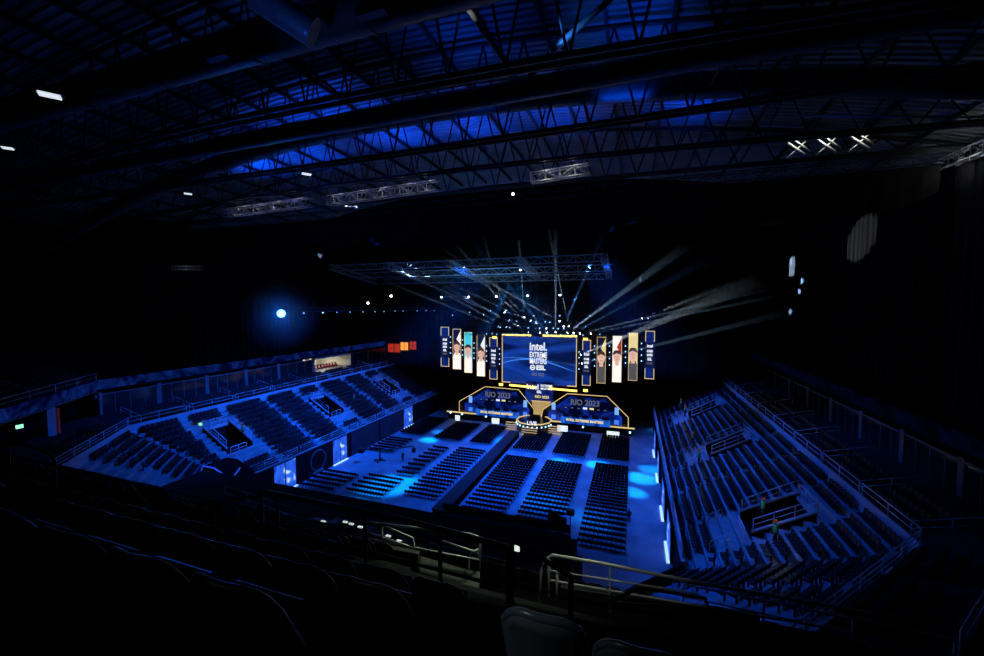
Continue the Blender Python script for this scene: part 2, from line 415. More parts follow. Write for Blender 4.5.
for side in (1,-1):
    nm='right' if side>0 else 'left'
    for i in range(NR):
        xs=4.4+DX*i+.42; cy=c0.lerp(c1,(i+.5)/NR).y
        y=cy+1.1; j=0
        while y<YEND-.6:
            ok=not in_aisle(y)
            for a,b in VOM:
                if 3<=i<=11 and a-.3<y<b+.3: ok=False
            if ok:
                cands.append((nm,'side',i,j,Vector((mx(side,xs),y,rowz(i))), PI/2 if side>0 else -PI/2)); j+=1
            y+=.56
        ea,ca=e0.lerp(e1,(i+.5)/NR),c0.lerp(c1,(i+.5)/NR)
        d=(ea-ca); L=d.length; d.normalize(); t=.9; j=0
        ang=math.atan2(.66,-.75)-PI/2
        while t<L-.3:
            if not(5.2<t<6.4):
                p=ca+d*t; a=ang if side>0 else -ang
                cands.append((nm,'corner',i,j,Vector((mx(side,p.x),p.y,rowz(i))),a)); j+=1
            t+=.56
    for r,(x,z) in enumerate(((17.75,11.0),(18.55,11.35),(19.45,11.7))):
        y=33.0; j=0
        while y<88:
            if all(abs(y-w)>.45 for w in (33.5,40,47,54,61,68,75,82)) and (y-33.5)%7<5.6:
                cands.append((nm,'terrace',r,j,Vector((mx(side,x),y,z)),PI/2 if side>0 else -PI/2)); j+=1
            y+=.62
for side in (1,-1):
    nm='right' if side>0 else 'left'
    dd=(e1-c1).normalized(); nn_=Vector((.75,-.66))
    for r,(o_,z) in enumerate(((.55,11.0),(1.4,11.35),(2.3,11.7))):
        t=1.5;j=0
        while t<(e1-c1).length-.5:
            if not 5<t<6.2:
                p=c1+dd*t+nn_*o_; a=math.atan2(.66,-.75)-PI/2
                cands.append((nm,'slant',r,j,Vector((mx(side,p.x),p.y,z)),a if side>0 else -a)); j+=1
            t+=.6
cands=[c for c in cands if inframe(c[4]+Vector((0,0,.4)),20)]
def visible(p):   # above the line of the near parapet
    q=proj(p); s=q[0]; return q[1]<306+.222*(s+640)-8
def size(c): return -(c[4]-EYE).dot(FW)
vis=[c for c in cands if visible(c[4])]
vis.sort(key=size,reverse=True)
solo=vis[:300]; rest=vis[300:]
for (nm,part,i,j,p,a) in solo:
    if part=='side': lb='dark tip-up seat, %s from the near end of row %s in the %s bowl'%(ordn(j),ordn(i) and str(i+1),nm)
    elif part=='corner': lb='dark tip-up seat in the %s bowl corner, %s from the bend in row %d'%(nm,ordn(j),i+1)
    elif part=='slant': lb='dark seat on the slanting %s corner terrace, %s along its %s row'%(nm,ordn(j),ORD[i])
    else: lb='dark seat on the %s suite terrace, %s along its %s row'%(nm,ordn(j),ORD[i])
    link('bowl_seat',BSME,None,p,(0,0,a),lb,'stadium seat','tip-up seats in the %s bowl'%nm).scale=(1.14,)*3
def mass(items,name,me_src,m,label,cat):
    mb=MB()
    for c in items:
        p,a=c[4],c[5]; R=Rz(a)
        mb.add([R@Vector(v)*1.14+p for v in me_src.v],me_src.f)
    mb.build(name,m,label=label,cat=cat,kind='stuff')
mass([c for c in rest if c[0]=='right'],'bowl_seating',BSM,seat_m,'rows of dark seats filling the rest of the right seating bowl','stadium seats')
mass([c for c in rest if c[0]=='left'],'bowl_seating',BSM,seat_m,'rows of dark seats filling the rest of the left seating bowl','stadium seats')

# ------------------------------------------------------------------ suites: mullioned glass fronts
mull=mat('grey_mullion_paint',(.16,.17,.19),.5,noise=.1)
for side in (1,-1):
    nm='right' if side>0 else 'left'
    ys=[32,39,46,53,60,69,80,88,96] if side<0 else [32,39,46,53,60,67,74,81,88]
    fm=MB(); 
    for k,(a,b) in enumerate(zip(ys,ys[1:])):
        lit = side<0 and a==69
        lb='%s glazed suite front with thin mullions above the %s terrace, %s from the corner'%('brightly lit' if lit else 'dark',nm,ORD[k])
        e=empty('glazed_suite',lb,'glass front',(mx(side,23.0),a,12.0),0,'glass fronts of the %s suites'%nm)
        m=MB(); m.box((-.12,0,0),(.12,.3,3)); m.box((-.12,b-a-.3,0),(.12,b-a,3)); m.build('pier',mull,e)
        m=MB(); m.box((-.08,.3,2.6),(.08,b-a-.3,2.75)); m.build('head_rail',mull,e)
        mm=MB().box((-.04,-.04,0),(.04,.04,2.6)).mesh('mullion',mull)
        n=4
        if not lit:
            for q in range(1,n): link('mullion',mm,e,loc=(0,(b-a)*q/n,0))
            MB().box((-.015,.3,0),(.015,b-a-.3,2.6)).build('glass_pane',glass,e)
# lit suite room
e=empty('suite_room','cream-walled lit suite room with counter and pictures on the left side','room',(-67.9,69.1,12.0))
r=MB(); r.box((-5,0,0),(-4.8,10.8,3)); r.box((-5,0,0),(0,.15,3)); r.box((-5,10.55,0),(4.2,10.7,3)); r.build('room_wall',wall_in,e)
r=MB(); r.box((-5,0,2.9),(4.6,10.8,3.0)); r.build('room_ceiling',wall_in,e)
r=MB(); r.box((-5,0,-.05),(4.6,10.8,.03)); r.build('room_floor',wood_m,e)
r=MB(); r.box((-3.8,.8,0),(-3.2,6.2,1.1)); r.build('counter',wood_m,e)
for k,(y,w,h) in enumerate(((1.2,1.1,.8),(3.0,1.2,.9),(5.6,1.3,1.3),(8.0,.9,.7))):
    MB().box((-4.8,y,1.5),(-4.74,y+w,1.5+h)).build('picture',mat('dark_picture',(.03,.03,.04),.4),e)
for k in range(2): MB().box((-2.5,2+k*4.4,2.84),(-1.7,4.4+k*4.4,2.9)).build('ceiling_lamp',white_e,e)
lamp('AREA','suite_light',(-68.5,74.5,14.7),(-68.5,74.5,12),380,(1,.93,.72),5,shape=3)
lamp('AREA','suite_light',(-66.2,74.5,14.8),(-66.2,74.5,12),60,(1,.93,.72),5,shape=2)
for k in range(9):
    mb=MB(); y=70.2+k*.95
    mb.box((-.25,-.25,.42),(.25,.25,.5)); mb.box((-.3,-.25,.5),(-.22,.25,1.0)); mb.box((-.22,-.22,0),(-.17,.22,.42)); mb.box((.17,-.22,0),(.22,.22,.42))
    mb.build('suite_chair',red_seat2,None,loc=(-66.4,y,12.05),label='red chair in the lit suite window, %s from its near end'%ORD[k],cat='chair',group='red chairs in the lit suite')
# red and orange lit rooms further along
for k,(a,b,mm,w) in enumerate(((97.3,98.0,red_e,'dim red'),)):
    pass
pr=[(388,400,344,352,red_e,'dim red lit window left of the orange one on the far left'),(400.5,408,342.5,350,orange_e,'bright orange lit window between two red ones on the far left'),(409.5,416,341.5,349.5,red_e,'red lit window nearest the stage on the far left')]
for x0,x1,y0,y1,m_,lb in pr:
    A=at(x0,y1,y=96.5); B=at(x1,y0,y=96.5)
    e=empty('lit_window',lb,'window',(A.x,96.5,A.z),0)
    w_=B.x-A.x; h_=B.z-A.z
    MB().box((0,.1,0),(w_,.2,h_)).build('glowing_pane',m_,e)
    f=MB(); f.box((-.1,-.02,-.1),(0,.25,h_+.1)); f.box((w_,-.02,-.1),(w_+.1,.25,h_+.1)); f.box((0,-.02,-.1),(w_,.25,0)); f.box((0,-.02,h_),(w_,.25,h_+.1)); f.box((w_*.48,-.02,0),(w_*.52,.25,h_))
    f.build('window_frame',steel_d,e)

# ------------------------------------------------------------------ floor chairs
def floor_chair_mb():
    s=MB(); s.prism([(-.22,-.22,.43),(.22,-.22,.43),(.2,.22,.45),(-.2,.22,.45)],(0,0,.05))
    s.prism([(-.21,-.24,.5),(.21,-.24,.5),(.19,-.31,.92),(-.19,-.31,.92)],(0,-.04,0))
    for x in (-.21,.19):
        s.prism([(x,.2,0),(x,.17,0),(x,-.25,.46),(x,-.22,.46)],(.03,0,0))
        s.prism([(x,-.28,0),(x,-.25,0),(x,.12,.44),(x,.09,.44)],(.03,0,0))
    return s
FCB=floor_chair_mb(); FCB_low=floor_chair_mb(); FCB_low.v=[(x,y*.88,z*.76) for x,y,z in FCB_low.v]; FCM=FCB.mesh('floor_chair',chair_m)
blocks=[ # name, x0,x1,y0,y1,rowpitch
 ('near right floor block',-5.5,-.4,44.0,67.3,1.0),
 ('near middle floor block',-13.3,-7.5,45.4,66.2,1.0),
 ('near inner floor block',-20.4,-14.8,45.4,66.0,1.0),
 ('far right floor block',-5.6,-.4,70.0,82.8,1.0),
 ('far middle floor block',-13.2,-7.6,70.0,82.0,1.0),
 ('far inner floor block',-20.4,-15,70.0,80.4,1.0),
 ('near block left of the walkway',-29.6,-24.4,48.0,66.4,1.0),
 ('narrow block beside the camera crane',-34.4,-31.2,53.5,66.3,1.4),
 ('near left front block',-37.8,-31.8,46.0,51.0,1.05),
 ('outer left front block',-45.3,-39.2,45.2,51.0,1.05),
 ('block behind the camera crane',-44.9,-39.8,61.0,68.0,1.05),
 ('far block left of the walkway',-29.2,-25,70.6,81.5,1.0),
 ('far middle left block',-36.8,-31,70.6,82.0,1.0),
 ('far outer left block',-45.0,-39.6,71.4,83.0,1.0)]
ch=[]
for bi,(bn,x0,x1,y0,y1,rp) in enumerate(blocks):
    nx=int((x1-x0)/.54)+1
    ry=[y0]
    while ry[-1]<y1-1: ry.append(ry[-1]+(rp*1.22 if (len(ry)<8 and bi<3) or rp>1.01 or bi==6 else rp*.96))
    ny=len(ry)
    gaps=set()
    if bn=='near inner floor block': gaps={(1,5),(1,6),(0,0),(0,1)}
    for j in range(ny):
        extra=rp
        for i in range(nx):
            if (j,i) in gaps: continue
            x=x0+.27+(x1-x0-.54)*i/(nx-1)+random.uniform(-.015,.015); y=ry[j]+random.uniform(-.02,.02)
            ch.append((bn,'',j,i,Vector((x,y,0)),random.uniform(-.03,.03)))
ch.sort(key=size,reverse=True)
for (bn,_,j,i,p,a) in ch[:300]:
    link('floor_chair',FCM,None,p,(0,0,a),'black chair, %s from left, %s row of the %s'%(ordn(i),ordn(j),bn),'chair','black floor chairs').scale=(1.14,1.0,.86)
for bn in dict.fromkeys(b[0] for b in blocks):
    it=[c for c in ch[300:] if c[0]==bn]
    if it: mass(it,'floor_seating',FCB_low,chair_m,'remaining rows of black chairs in the '+bn,'chairs')

# ------------------------------------------------------------------ walkway dividing the floor and stanchions
e=empty('walkway','long black-draped barrier walkway dividing the floor seats','walkway',(-22.2,43.6,0))
m=MB(); m.box((-.9,0,0),(.9,33.5,1.1)); m.build('skirt',black,e)
m=MB(); m.box((-1.0,-.05,1.1),(1.0,33.5,1.18)); m.build('deck',mat('blue_black_carpet',(.008,.009,.014),.8,noise=.2),e)
sm=MB().tube([(0,0,0),(0,0,1)],.03).mesh('post',rail_m)
for k,y in enumerate((48.3,52.5,57,61.5,66)):
    e=empty('stanchion','slim steel stanchion at the left edge of the walkway, %s from its near end'%ORD[k],'barrier post',(-23.9,y,0),0,'stanchions beside the walkway')
    link('post',sm,e); MB().tube([(0,0,0),(0,0,.04)],.16,12).build('base',rail_m,e)
for k,(x,y) in enumerate(((-38.8,44.6),(-30.7,44.9),(-24.3,44.4))):
    e=empty('stanchion','slim stanchion in front of the left floor seats, %s from the left'%ORD[k],'barrier post',(x,y,0),0,'stanchions in front of the left seats')
    link('post',sm,e); MB().tube([(0,0,0),(0,0,.04)],.16,12).build('base',rail_m,e)
MB().box((-46,36.5,0),(-23.3,43.4,.5)).build('covered_riser',black,label='low black riser in front of the left floor blocks',cat='riser')
# front of house platform
e=empty('mixing_platform','black front-of-house platform beside the nearest floor rows','platform',(-12.5,36,0))
m=MB(); m.prism([(-9.4,8.2,0),(6.2,7.9,0),(6.2,-2,0),(-9.4,-2,0)][::-1],(0,0,.9)); m.build('deck',black,e)
m=MB(); m.box((-9.4,8.0,.9),(6.2,8.2,1.8)); m.build('front_panel',black,e)
for k,(x,y,lb) in enumerate(((-16,41.5,'black mixing desk at the left end of the front-of-house platform'),(-11.5,41.8,'black mixing desk in the middle of the front-of-house platform'))):
    e=empty('mixing_desk',lb,'desk',(x,y,.9))
    MB().prism([(-1.4,-.5,.75),(-1.4,.5,1.0),(-1.4,.5,1.1),(-1.4,-.5,.85)],(2.8,0,0)).build('control_surface',black,e)
    for xx in (-1.3,1.2): MB().box((xx,-.4,0),(xx+.1,.4,.8)).build('leg',lampbody,e)
e=empty('monitor_board','dark screen on a tall stand at the right end of the front-of-house platform','monitor',(-7.5,43.4,.9))
MB().prism([(-1.1,0,1.5),(.9,-.6,.9),(.9,-.6,2.2),(-1.1,0,2.8)],(.1,.12,0)).build('panel',mat('dark_screen_back',(.006,.007,.008),.5,noise=.1),e)
MB().tube([(0,0,0),(0,-.1,1.5)],.06).build('stand',lampbody,e)
e=empty('followspot_tripod','black tripod stand in front of the nearest right floor block','tripod',(-6.0,42.3,0))
MB().tube([(0,0,1.2),(0,0,4.0)],.06).build('column',rail_d,e)
for a in (0,2.1,4.2): MB().tube([(0,0,1.6),(math.cos(a)*.9,math.sin(a)*.9,0)],.035).build('leg',rail_d,e)
MB().box((-.4,-.3,4.0),(.4,.3,4.5)).build('head',lampbody,e)

# ------------------------------------------------------------------ camera crane on the floor
e=empty('camera_crane','black camera crane on a wheeled base on the open floor at the left','camera crane',(-40.0,57.0,0),.2)
MB().tube([(0,0,.3),(0,0,1.7)],.14,8).build('column',lampbody,e)
m=MB(); m.box((-.9,-.12,.18),(.9,.12,.34)); m.box((-.12,-.9,.18),(.12,.9,.34)); m.build('base',lampbody,e)
for a in range(4): MB().tube([(math.cos(a*PI/2)*.9-.04,math.sin(a*PI/2)*.9,.14),(math.cos(a*PI/2)*.9+.04,math.sin(a*PI/2)*.9,.14)],.14,10).build('wheel',lampbody,e)
MB().tube([(-2.6,-.8,2.3),(0,0,1.9),(5.2,1.9,2.2)],[.14,.12,.09]).build('boom',lampbody,e)
MB().box((-3.2,-1.3,1.7),(-2.4,-.5,2.4)).build('counterweight',lampbody,e)
m=MB(); m.box((5.0,1.6,1.2),(5.6,2.1,1.9)); m.tube([(5.2,1.9,2.2),(5.3,1.85,1.8)],.06); m.build('camera_head',lampbody,e)

# ------------------------------------------------------------------ dasher screens and banner
def dscreen(x,a,b,side,lb,z1=4.3):
    e=empty('dasher_screen',lb,'screen',(x,a,0),0,'blue screens along the '+('left' if side<0 else 'right')+' dasher wall')
    s=1 if side<0 else -1
    MB().box(tuple(sorted((0,-s*.2)))[:1]+(0,.0) if False else (min(0,-s*.25),0,0),(max(0,-s*.25),b-a,z1)).build('cabinet',black,e)
    h=(b-a)/2
    for k in range(2):
        MB().box((min(0,s*.03),.1+k*h,.25),(max(0,s*.03),(k+1)*h-.1,z1-.2)).build('display_panel',dasher_led,e)
        # bright figures on each panel
    MB().box((min(0,s*.3),0,0),(max(0,s*.3),b-a,.12)).build('foot_light',mat('blue_white_strip',(.5,.6,.8),.5,emit=(.3,.5,1),power=1.6),e)
for k,(a,b) in enumerate(((41.3,45.2),(52.8,56.3),(74.4,78.1))):
    dscreen(-46.1,a,b,-1,'bright blue screen on the left dasher wall, '+['nearest one, before the round emblem','middle one, beyond the round emblem','farthest one, near the stage'][k])
for k,(a,b) in enumerate(((43.5,47.5),(52,56),(63.5,67),(74,78))):
    dscreen(3.85,a,b,1,'blue screen standing by the right dasher wall, %s from the near end'%ORD[k],4.0)
e=empty('round_emblem_banner','black wall banner with a grey ring emblem between two blue screens','banner',(-46.1,47.2,0))
MB().box((-.05,0,.2),(.04,4.6,4.1)).build('cloth',black,e)
m=MB(); N=32
ring=[(.07,2.3+1.55*math.cos(2*PI*k/N),2.2+1.55*math.sin(2*PI*k/N)) for k in range(N+1)]
m.tube(ring,.11,5); m.build('ring',mat('grey_ring_print',(.13,.13,.14),.6,noise=.2),e)
MB().box((.04,1.2,.3),(.06,3.4,.6)).build('caption_strip',mat('grey_print',(.2,.2,.22),.6),e)
for k,(a,b) in enumerate(((57.5,65.5),(66,74))):
    MB().box((-46.2,a,.1),(-46.1,b,4.1)).build('wall_banner',mat('dark_banner_cloth',(.012,.014,.03),.7,noise=.4,scale=.6),label='long dark banner on the left dasher wall, '+['nearer','farther'][k]+' of two past the middle screen',cat='banner')

# ------------------------------------------------------------------ STAGE
YS=85.0
e=empty('stage','wide low black stage with a gold edge in front of the player booths','stage',(-20.4,YS,0))
m=MB(); m.box((-20.2,0,0),(20.4,9,1.55)); m.build('stage_deck',stage_m,e)
MB().box((-20.6,-.12,1.5),(20.9,0,1.78)).build('edge_light',gold,e)
MB().box((-20.2,-.06,0),(20.4,0,1.5)).build('front_skirt',black,e)
# centre podium with steps
CXp=-19.6
e=empty('podium','round raised podium ringed by small white lamps at the stage centre','podium',(CXp,YS-2.2,0))
N=10
def ngon(r,z,n=N,sy=1): return [(r*math.cos(2*PI*(k+.5)/n),sy*r*math.sin(2*PI*(k+.5)/n),z) for k in range(n)]
MB().prism(ngon(3.6,0),(0,0,2.1)).build('drum',stage_m,e)
m=MB(); r_=ngon(3.7,2.15); m.tube(r_+[r_[0]],.13,5); m.build('rim_light',gold,e)
for k in range(12):
    a=PI+PI*(k+.5)/12
    MB().box((-.12,-.12,-.12),(.12,.12,.12)).build('rim_lamp',white_e if False else bluebulb,e,loc=(3.72*math.cos(a),3.72*math.sin(a),1.55))
for s in (-1,1):
    m=MB()
    for k in range(4): m.box((s*3.4 if s>0 else -5.9,-1.2+.0-k*.35,1.5-k*.38-.1),(5.9 if s>0 else -3.4,-.85-k*.35,1.5-k*.38))
    m.build('stair_flight',golddim,e)
m=MB()
for k in range(4): m.box((-1.6,-3.9-k*.35,1.5-k*.36-.1),(1.6,-3.6-k*.35,1.5-k*.36))
m.build('stair_flight',golddim,e)
m=MB(); m.box((-1.1,.9,2.1),(1.1,1.3,3.0)); m.build('trophy_desk',stage_m,e)
def text(s,size,loc,m,parent,rot=(PI/2,0,0),name='lettering',align='CENTER',bold=0,sx=1):
    cu=bpy.data.curves.new(name,'FONT'); cu.body=s; cu.size=size; cu.align_x=align; cu.extrude=.01; cu.offset=bold
    cu.materials.append(m); cu.resolution_u=3
    t=bpy.data.objects.new(name,cu); C.objects.link(t)
    me=bpy.data.meshes.new_from_object(t.evaluated_get(bpy.context.evaluated_depsgraph_get())); bpy.data.objects.remove(t)
    o=bpy.data.objects.new(name,me); C.objects.link(o); o.parent=parent; o.location=loc; o.rotation_euler=rot; o.scale=(sx,1,1)
    return o
text('LIVE',1.1,(.4,-3.75,1.9+.2),text_w,e,bold=.02)
# doorway tower between booths
e=empty('centre_portal','gold stage portal between the two player booths','portal',(-19.1,YS+2.2,1.55))
m=MB(); m.box((-2.0,0,0),(2.0,.3,3.6)); m.build('gold_panel',golddim,e)
m=MB(); m.box((-2.0,-.3,.1),(-.9,-.05,.5)); m.box((.6,-.3,.1),(1.9,-.05,.5)); m.build('step_light',mat('yellow_step_light',(.6,.6,.1),.5,emit=(1,.9,.1),power=1.2),e)
m=MB(); m.box((-2.2,-.05,3.55),(2.2,.0,3.7)); m.build('top_light',gold,e)
# central hanging small screen
e=empty('centre_screen','small blue screen with sponsor words hanging over the gold portal','screen',(-19.6,YS+2.6,5.6))
MB().box((-3.2,.1,-1),(3.2,.3,3.8)).build('panel',led_blue('centre_panel_picture',.35,(0,.002,.05),(.01,.07,.75),.3,.5),e)
text('intel',1.6,(-1.5,0,2.1),text_w,e,bold=.03); text('EXTREME',.62,(1.6,0,2.8),text_w,e,bold=.02); text('MASTERS',.62,(1.6,0,2.15),text_w,e,bold=.02)
text('ESL',.75,(0,0,1.3),text_w,e,bold=.03); text('RIO 2023',.8,(.6,0,.2),text_y,e,bold=.02)
# booths
def booth(px,lb,xsh):
    y=YS+.6
    P=[at(a,b,y=y) for a,b in px]
    o=Vector((sum(p.x for p in P)/len(P),y,1.55))
    e=empty('player_booth',lb,'stage set',o,0,'player booths on the stage')
    L=[p-o for p in P]
    for p in (L[0],L[-1]): p.z=.1
    m=MB(); m.tube(L,.085,5); m.build('gold_outline',gold,e)
    m=MB(); m.prism([(p.x,.25,p.z) for p in L],(0,.3,0)); m.build('back_panel',stage_m,e)
    cx=sum(p.x for p in L)/len(L); zt=max(p.z for p in L)
    # blue picture inside the outline
    Q=[(p.x*.86+cx*.14,.18,max(.15,p.z*.9)) for p in L]
    m=MB(); m.prism(Q,(0,.06,0)); m.build('display_panel',booth_led,e)
    text('RIO 2023',1.7,(cx,.1,zt-2.3),text_g,e,bold=.04,sx=.9)
    for k in range(7):
        w=.85 if k in(3,4) else .5
        MB().box((-w/2,0,0),(w/2,.05,.38 if k in(3,4) else .18)).build('sponsor_mark',text_w if k==3 else (text_y if k==4 else text_g),e,loc=(cx-4.0+k*1.35,.1,zt-3.1))
    # desk with player screens
    MB().box((-5,-1.1,0),(5,-.3,1.3)).build('desk',led_blue('desk_front_picture',.7,(0,.01,.25),(.02,.2,1),.5,.5),e,loc=(cx+.2,0,.0))
    text('INTEL EXTREME MASTERS',.66,(cx+.1,-1.16,.62),text_y,e,bold=.03)
    m=MB()
    for k in range(5): m.box((-4.4+k*2,-.9,1.32),(-3.1+k*2,-.8,2.0))
    m.build('player_monitor',lampbody,e,loc=(cx,0,0))
    for s,zz in ((-6.6,2.4),(6.4,2.4)):
        MB().box((-.4,0,0),(.4,.08,1.5)).build('side_logo_panel',mat('pale_blue_logo_panel',(.2,.4,.8),.5,emit=(.2,.45,1),power=1.0,noise=.5,scale=1.2),e,loc=(cx+s,.05,zz))
        MB().box((-.45,0,0),(.45,.08,.9)).build('side_logo_panel',screen_wave,e,loc=(cx+s,.05,.4))
booth([(459.3,412),(459.3,401.3),(485.2,386.6),(518.8,389.7),(534,409),(534,413)],'left player booth with gold six-sided outline and blue screens',0)
booth([(541,418),(543,409.5),(567.4,393.7),(607.2,396.4),(628.3,417.5),(628.3,428)],'right player booth with gold six-sided outline and blue screens',0)
# floor monitors in front of the stage
for k,(x,y,w) in enumerate(((457.5,418,3),(495.5,421,6),(562.5,428.5,8),(613,434.5,9.5))):
    p=at(x,y,y=82.8)
    e=empty('stage_monitor','white-lit monitor facing the stage, %s from the left'%ORD[k],'monitor',(p.x,82.8,0),0,'monitors in front of the stage')
    ww=w*.10+.25; zc=p.z
    MB().box((-ww,-.06,zc-.6),(ww,.06,zc+.6)).build('screen',white_s,e)
    m=MB(); m.box((-ww-.08,.06,zc-.7),(ww+.08,.16,zc+.7)); m.build('housing',lampbody,e)
    MB().box((-.3,.0,0),(.3,.1,max(.1,zc-.7))).build('stand',lampbody,e)
p=at(452.5,414.5,y=83)
for k,(x,y) in enumerate(((450.5,412.5),(462,414),(486,416.5),(583,427),(630,432.5))):
    p=at(x,y,y=83); MB().tube([(0,-.15,0),(0,.15,0)],.2,8).build('footlight',bluebulb,None,loc=p,label='tiny pale lamp along the stage skirt, %s from the left'%ORD[k],cat='lamp',group='footlights along the stage skirt')

# main screen
YM=88.0
A=at(502,382,y=YM); B=at(577,337.7,y=YM)
W=B.x-A.x; Hh=B.z-A.z
e=empty('main_screen','huge central blue stage screen with intel EXTREME MASTERS lettering','screen',(A.x,YM,A.z))
MB().box((-.3,.15,-.3),(W+.3,.6,Hh+.3)).build('cabinet',black,e)
MB().box((0,0,0),(W,.15,Hh)).build('display_panel',screen_main,e)
def wave(z0,amp,ph,th,m_):
    mb=MB(); n=24; top=[];bot=[]
    for k in range(n+1):
        x=W*k/n; z=z0+amp*math.sin(ph+PI*k/n*1.1)-(.0)
        t=th*(.15+abs(math.sin(3*k/n+ph)))
        top.append((x,-.02,z+t)); bot.append((x,-.02,z-t))
    for k in range(n): mb.add([bot[k],bot[k+1],top[k+1],top[k]],[(0,1,2,3)])
    mb.build('picture_streak',m_,e)
wave(4.0,1.6,.25,.16,screen_wave); wave(5.2,.6,.7,.05,screen_wave)
text('intel.',2.5,(W*.5,-.08,Hh-3.0),text_w,e,bold=.06,sx=.82)
text('EXTREME',1.7,(W*.5,-.08,Hh-4.6),text_w,e,bold=.04,sx=.56); text('MASTERS',1.7,(W*.5,-.08,Hh-6.0),text_w,e,bold=.04,sx=.56)
text('ESL',1.35,(W*.5+.6,-.08,Hh-7.35),text_w,e,bold=.06,sx=1.05)
m=MB(); rr=[(.5*math.cos(t*PI/8),0,.5*math.sin(t*PI/8)) for t in range(17)]; m.tube(rr,.12,5); m.tube([(-.3,0,0),(.3,0,0)],.1,5)
m.build('round_mark',text_w,e,loc=(W*.5-1.25,-.08,Hh-6.9))
text('RIO 2023',.95,(W*.5,-.08,Hh-8.75),text_g,e,bold=.03,sx=.75)
m=MB(); f=.16
m.box((.0,-.12,.0),(f,.0,Hh-.2)); m.box((0,-.12,0),(2.0,0,f)); m.build('gold_bracket',gold,e)
m=MB(); m.box((W-f,-.12,0),(W,.0,Hh-.2)); m.box((W-2,-.12,0),(W,0,f)); m.build('gold_bracket',gold,e)
MB().box((.0,-.2,Hh+.0),(W*.4,.1,Hh+.42)).build('gold_light_bar',goldhot,e)
MB().box((W*.56,-.2,Hh+.0),(W,.1,Hh+.5)).build('gold_light_bar',goldhot,e)
# lower gold bars of the set
for (x0,y0,x1,y1,lb) in ((509.5,385,535,387.5,'left glowing gold bar under the main screen'),(549,388.5,577,391,'right glowing gold bar under the main screen')):
    a=at(x0,y0,y=87); b=at(x1,y1,y=87); L=b-a
    MB().tube([(0,0,0),tuple(L)],.22,6).build('gold_light_bar',goldhot,None,loc=a,label=lb,cat='light bar')
for k,(x,y) in enumerate(((494.5,337.5),(501,384.5),(585.5,338.7),(585.5,390.5))):
    p=at(x,y,y=87); MB().box((-.45,-.1,-.25),(.45,.1,.25)).build('gold_lamp',goldhot,None,loc=p,label='small gold glowing block '+['above the inner left tall screen','below the inner left tall screen','above the inner right tall screen','below the inner right tall screen'][k],cat='lamp')

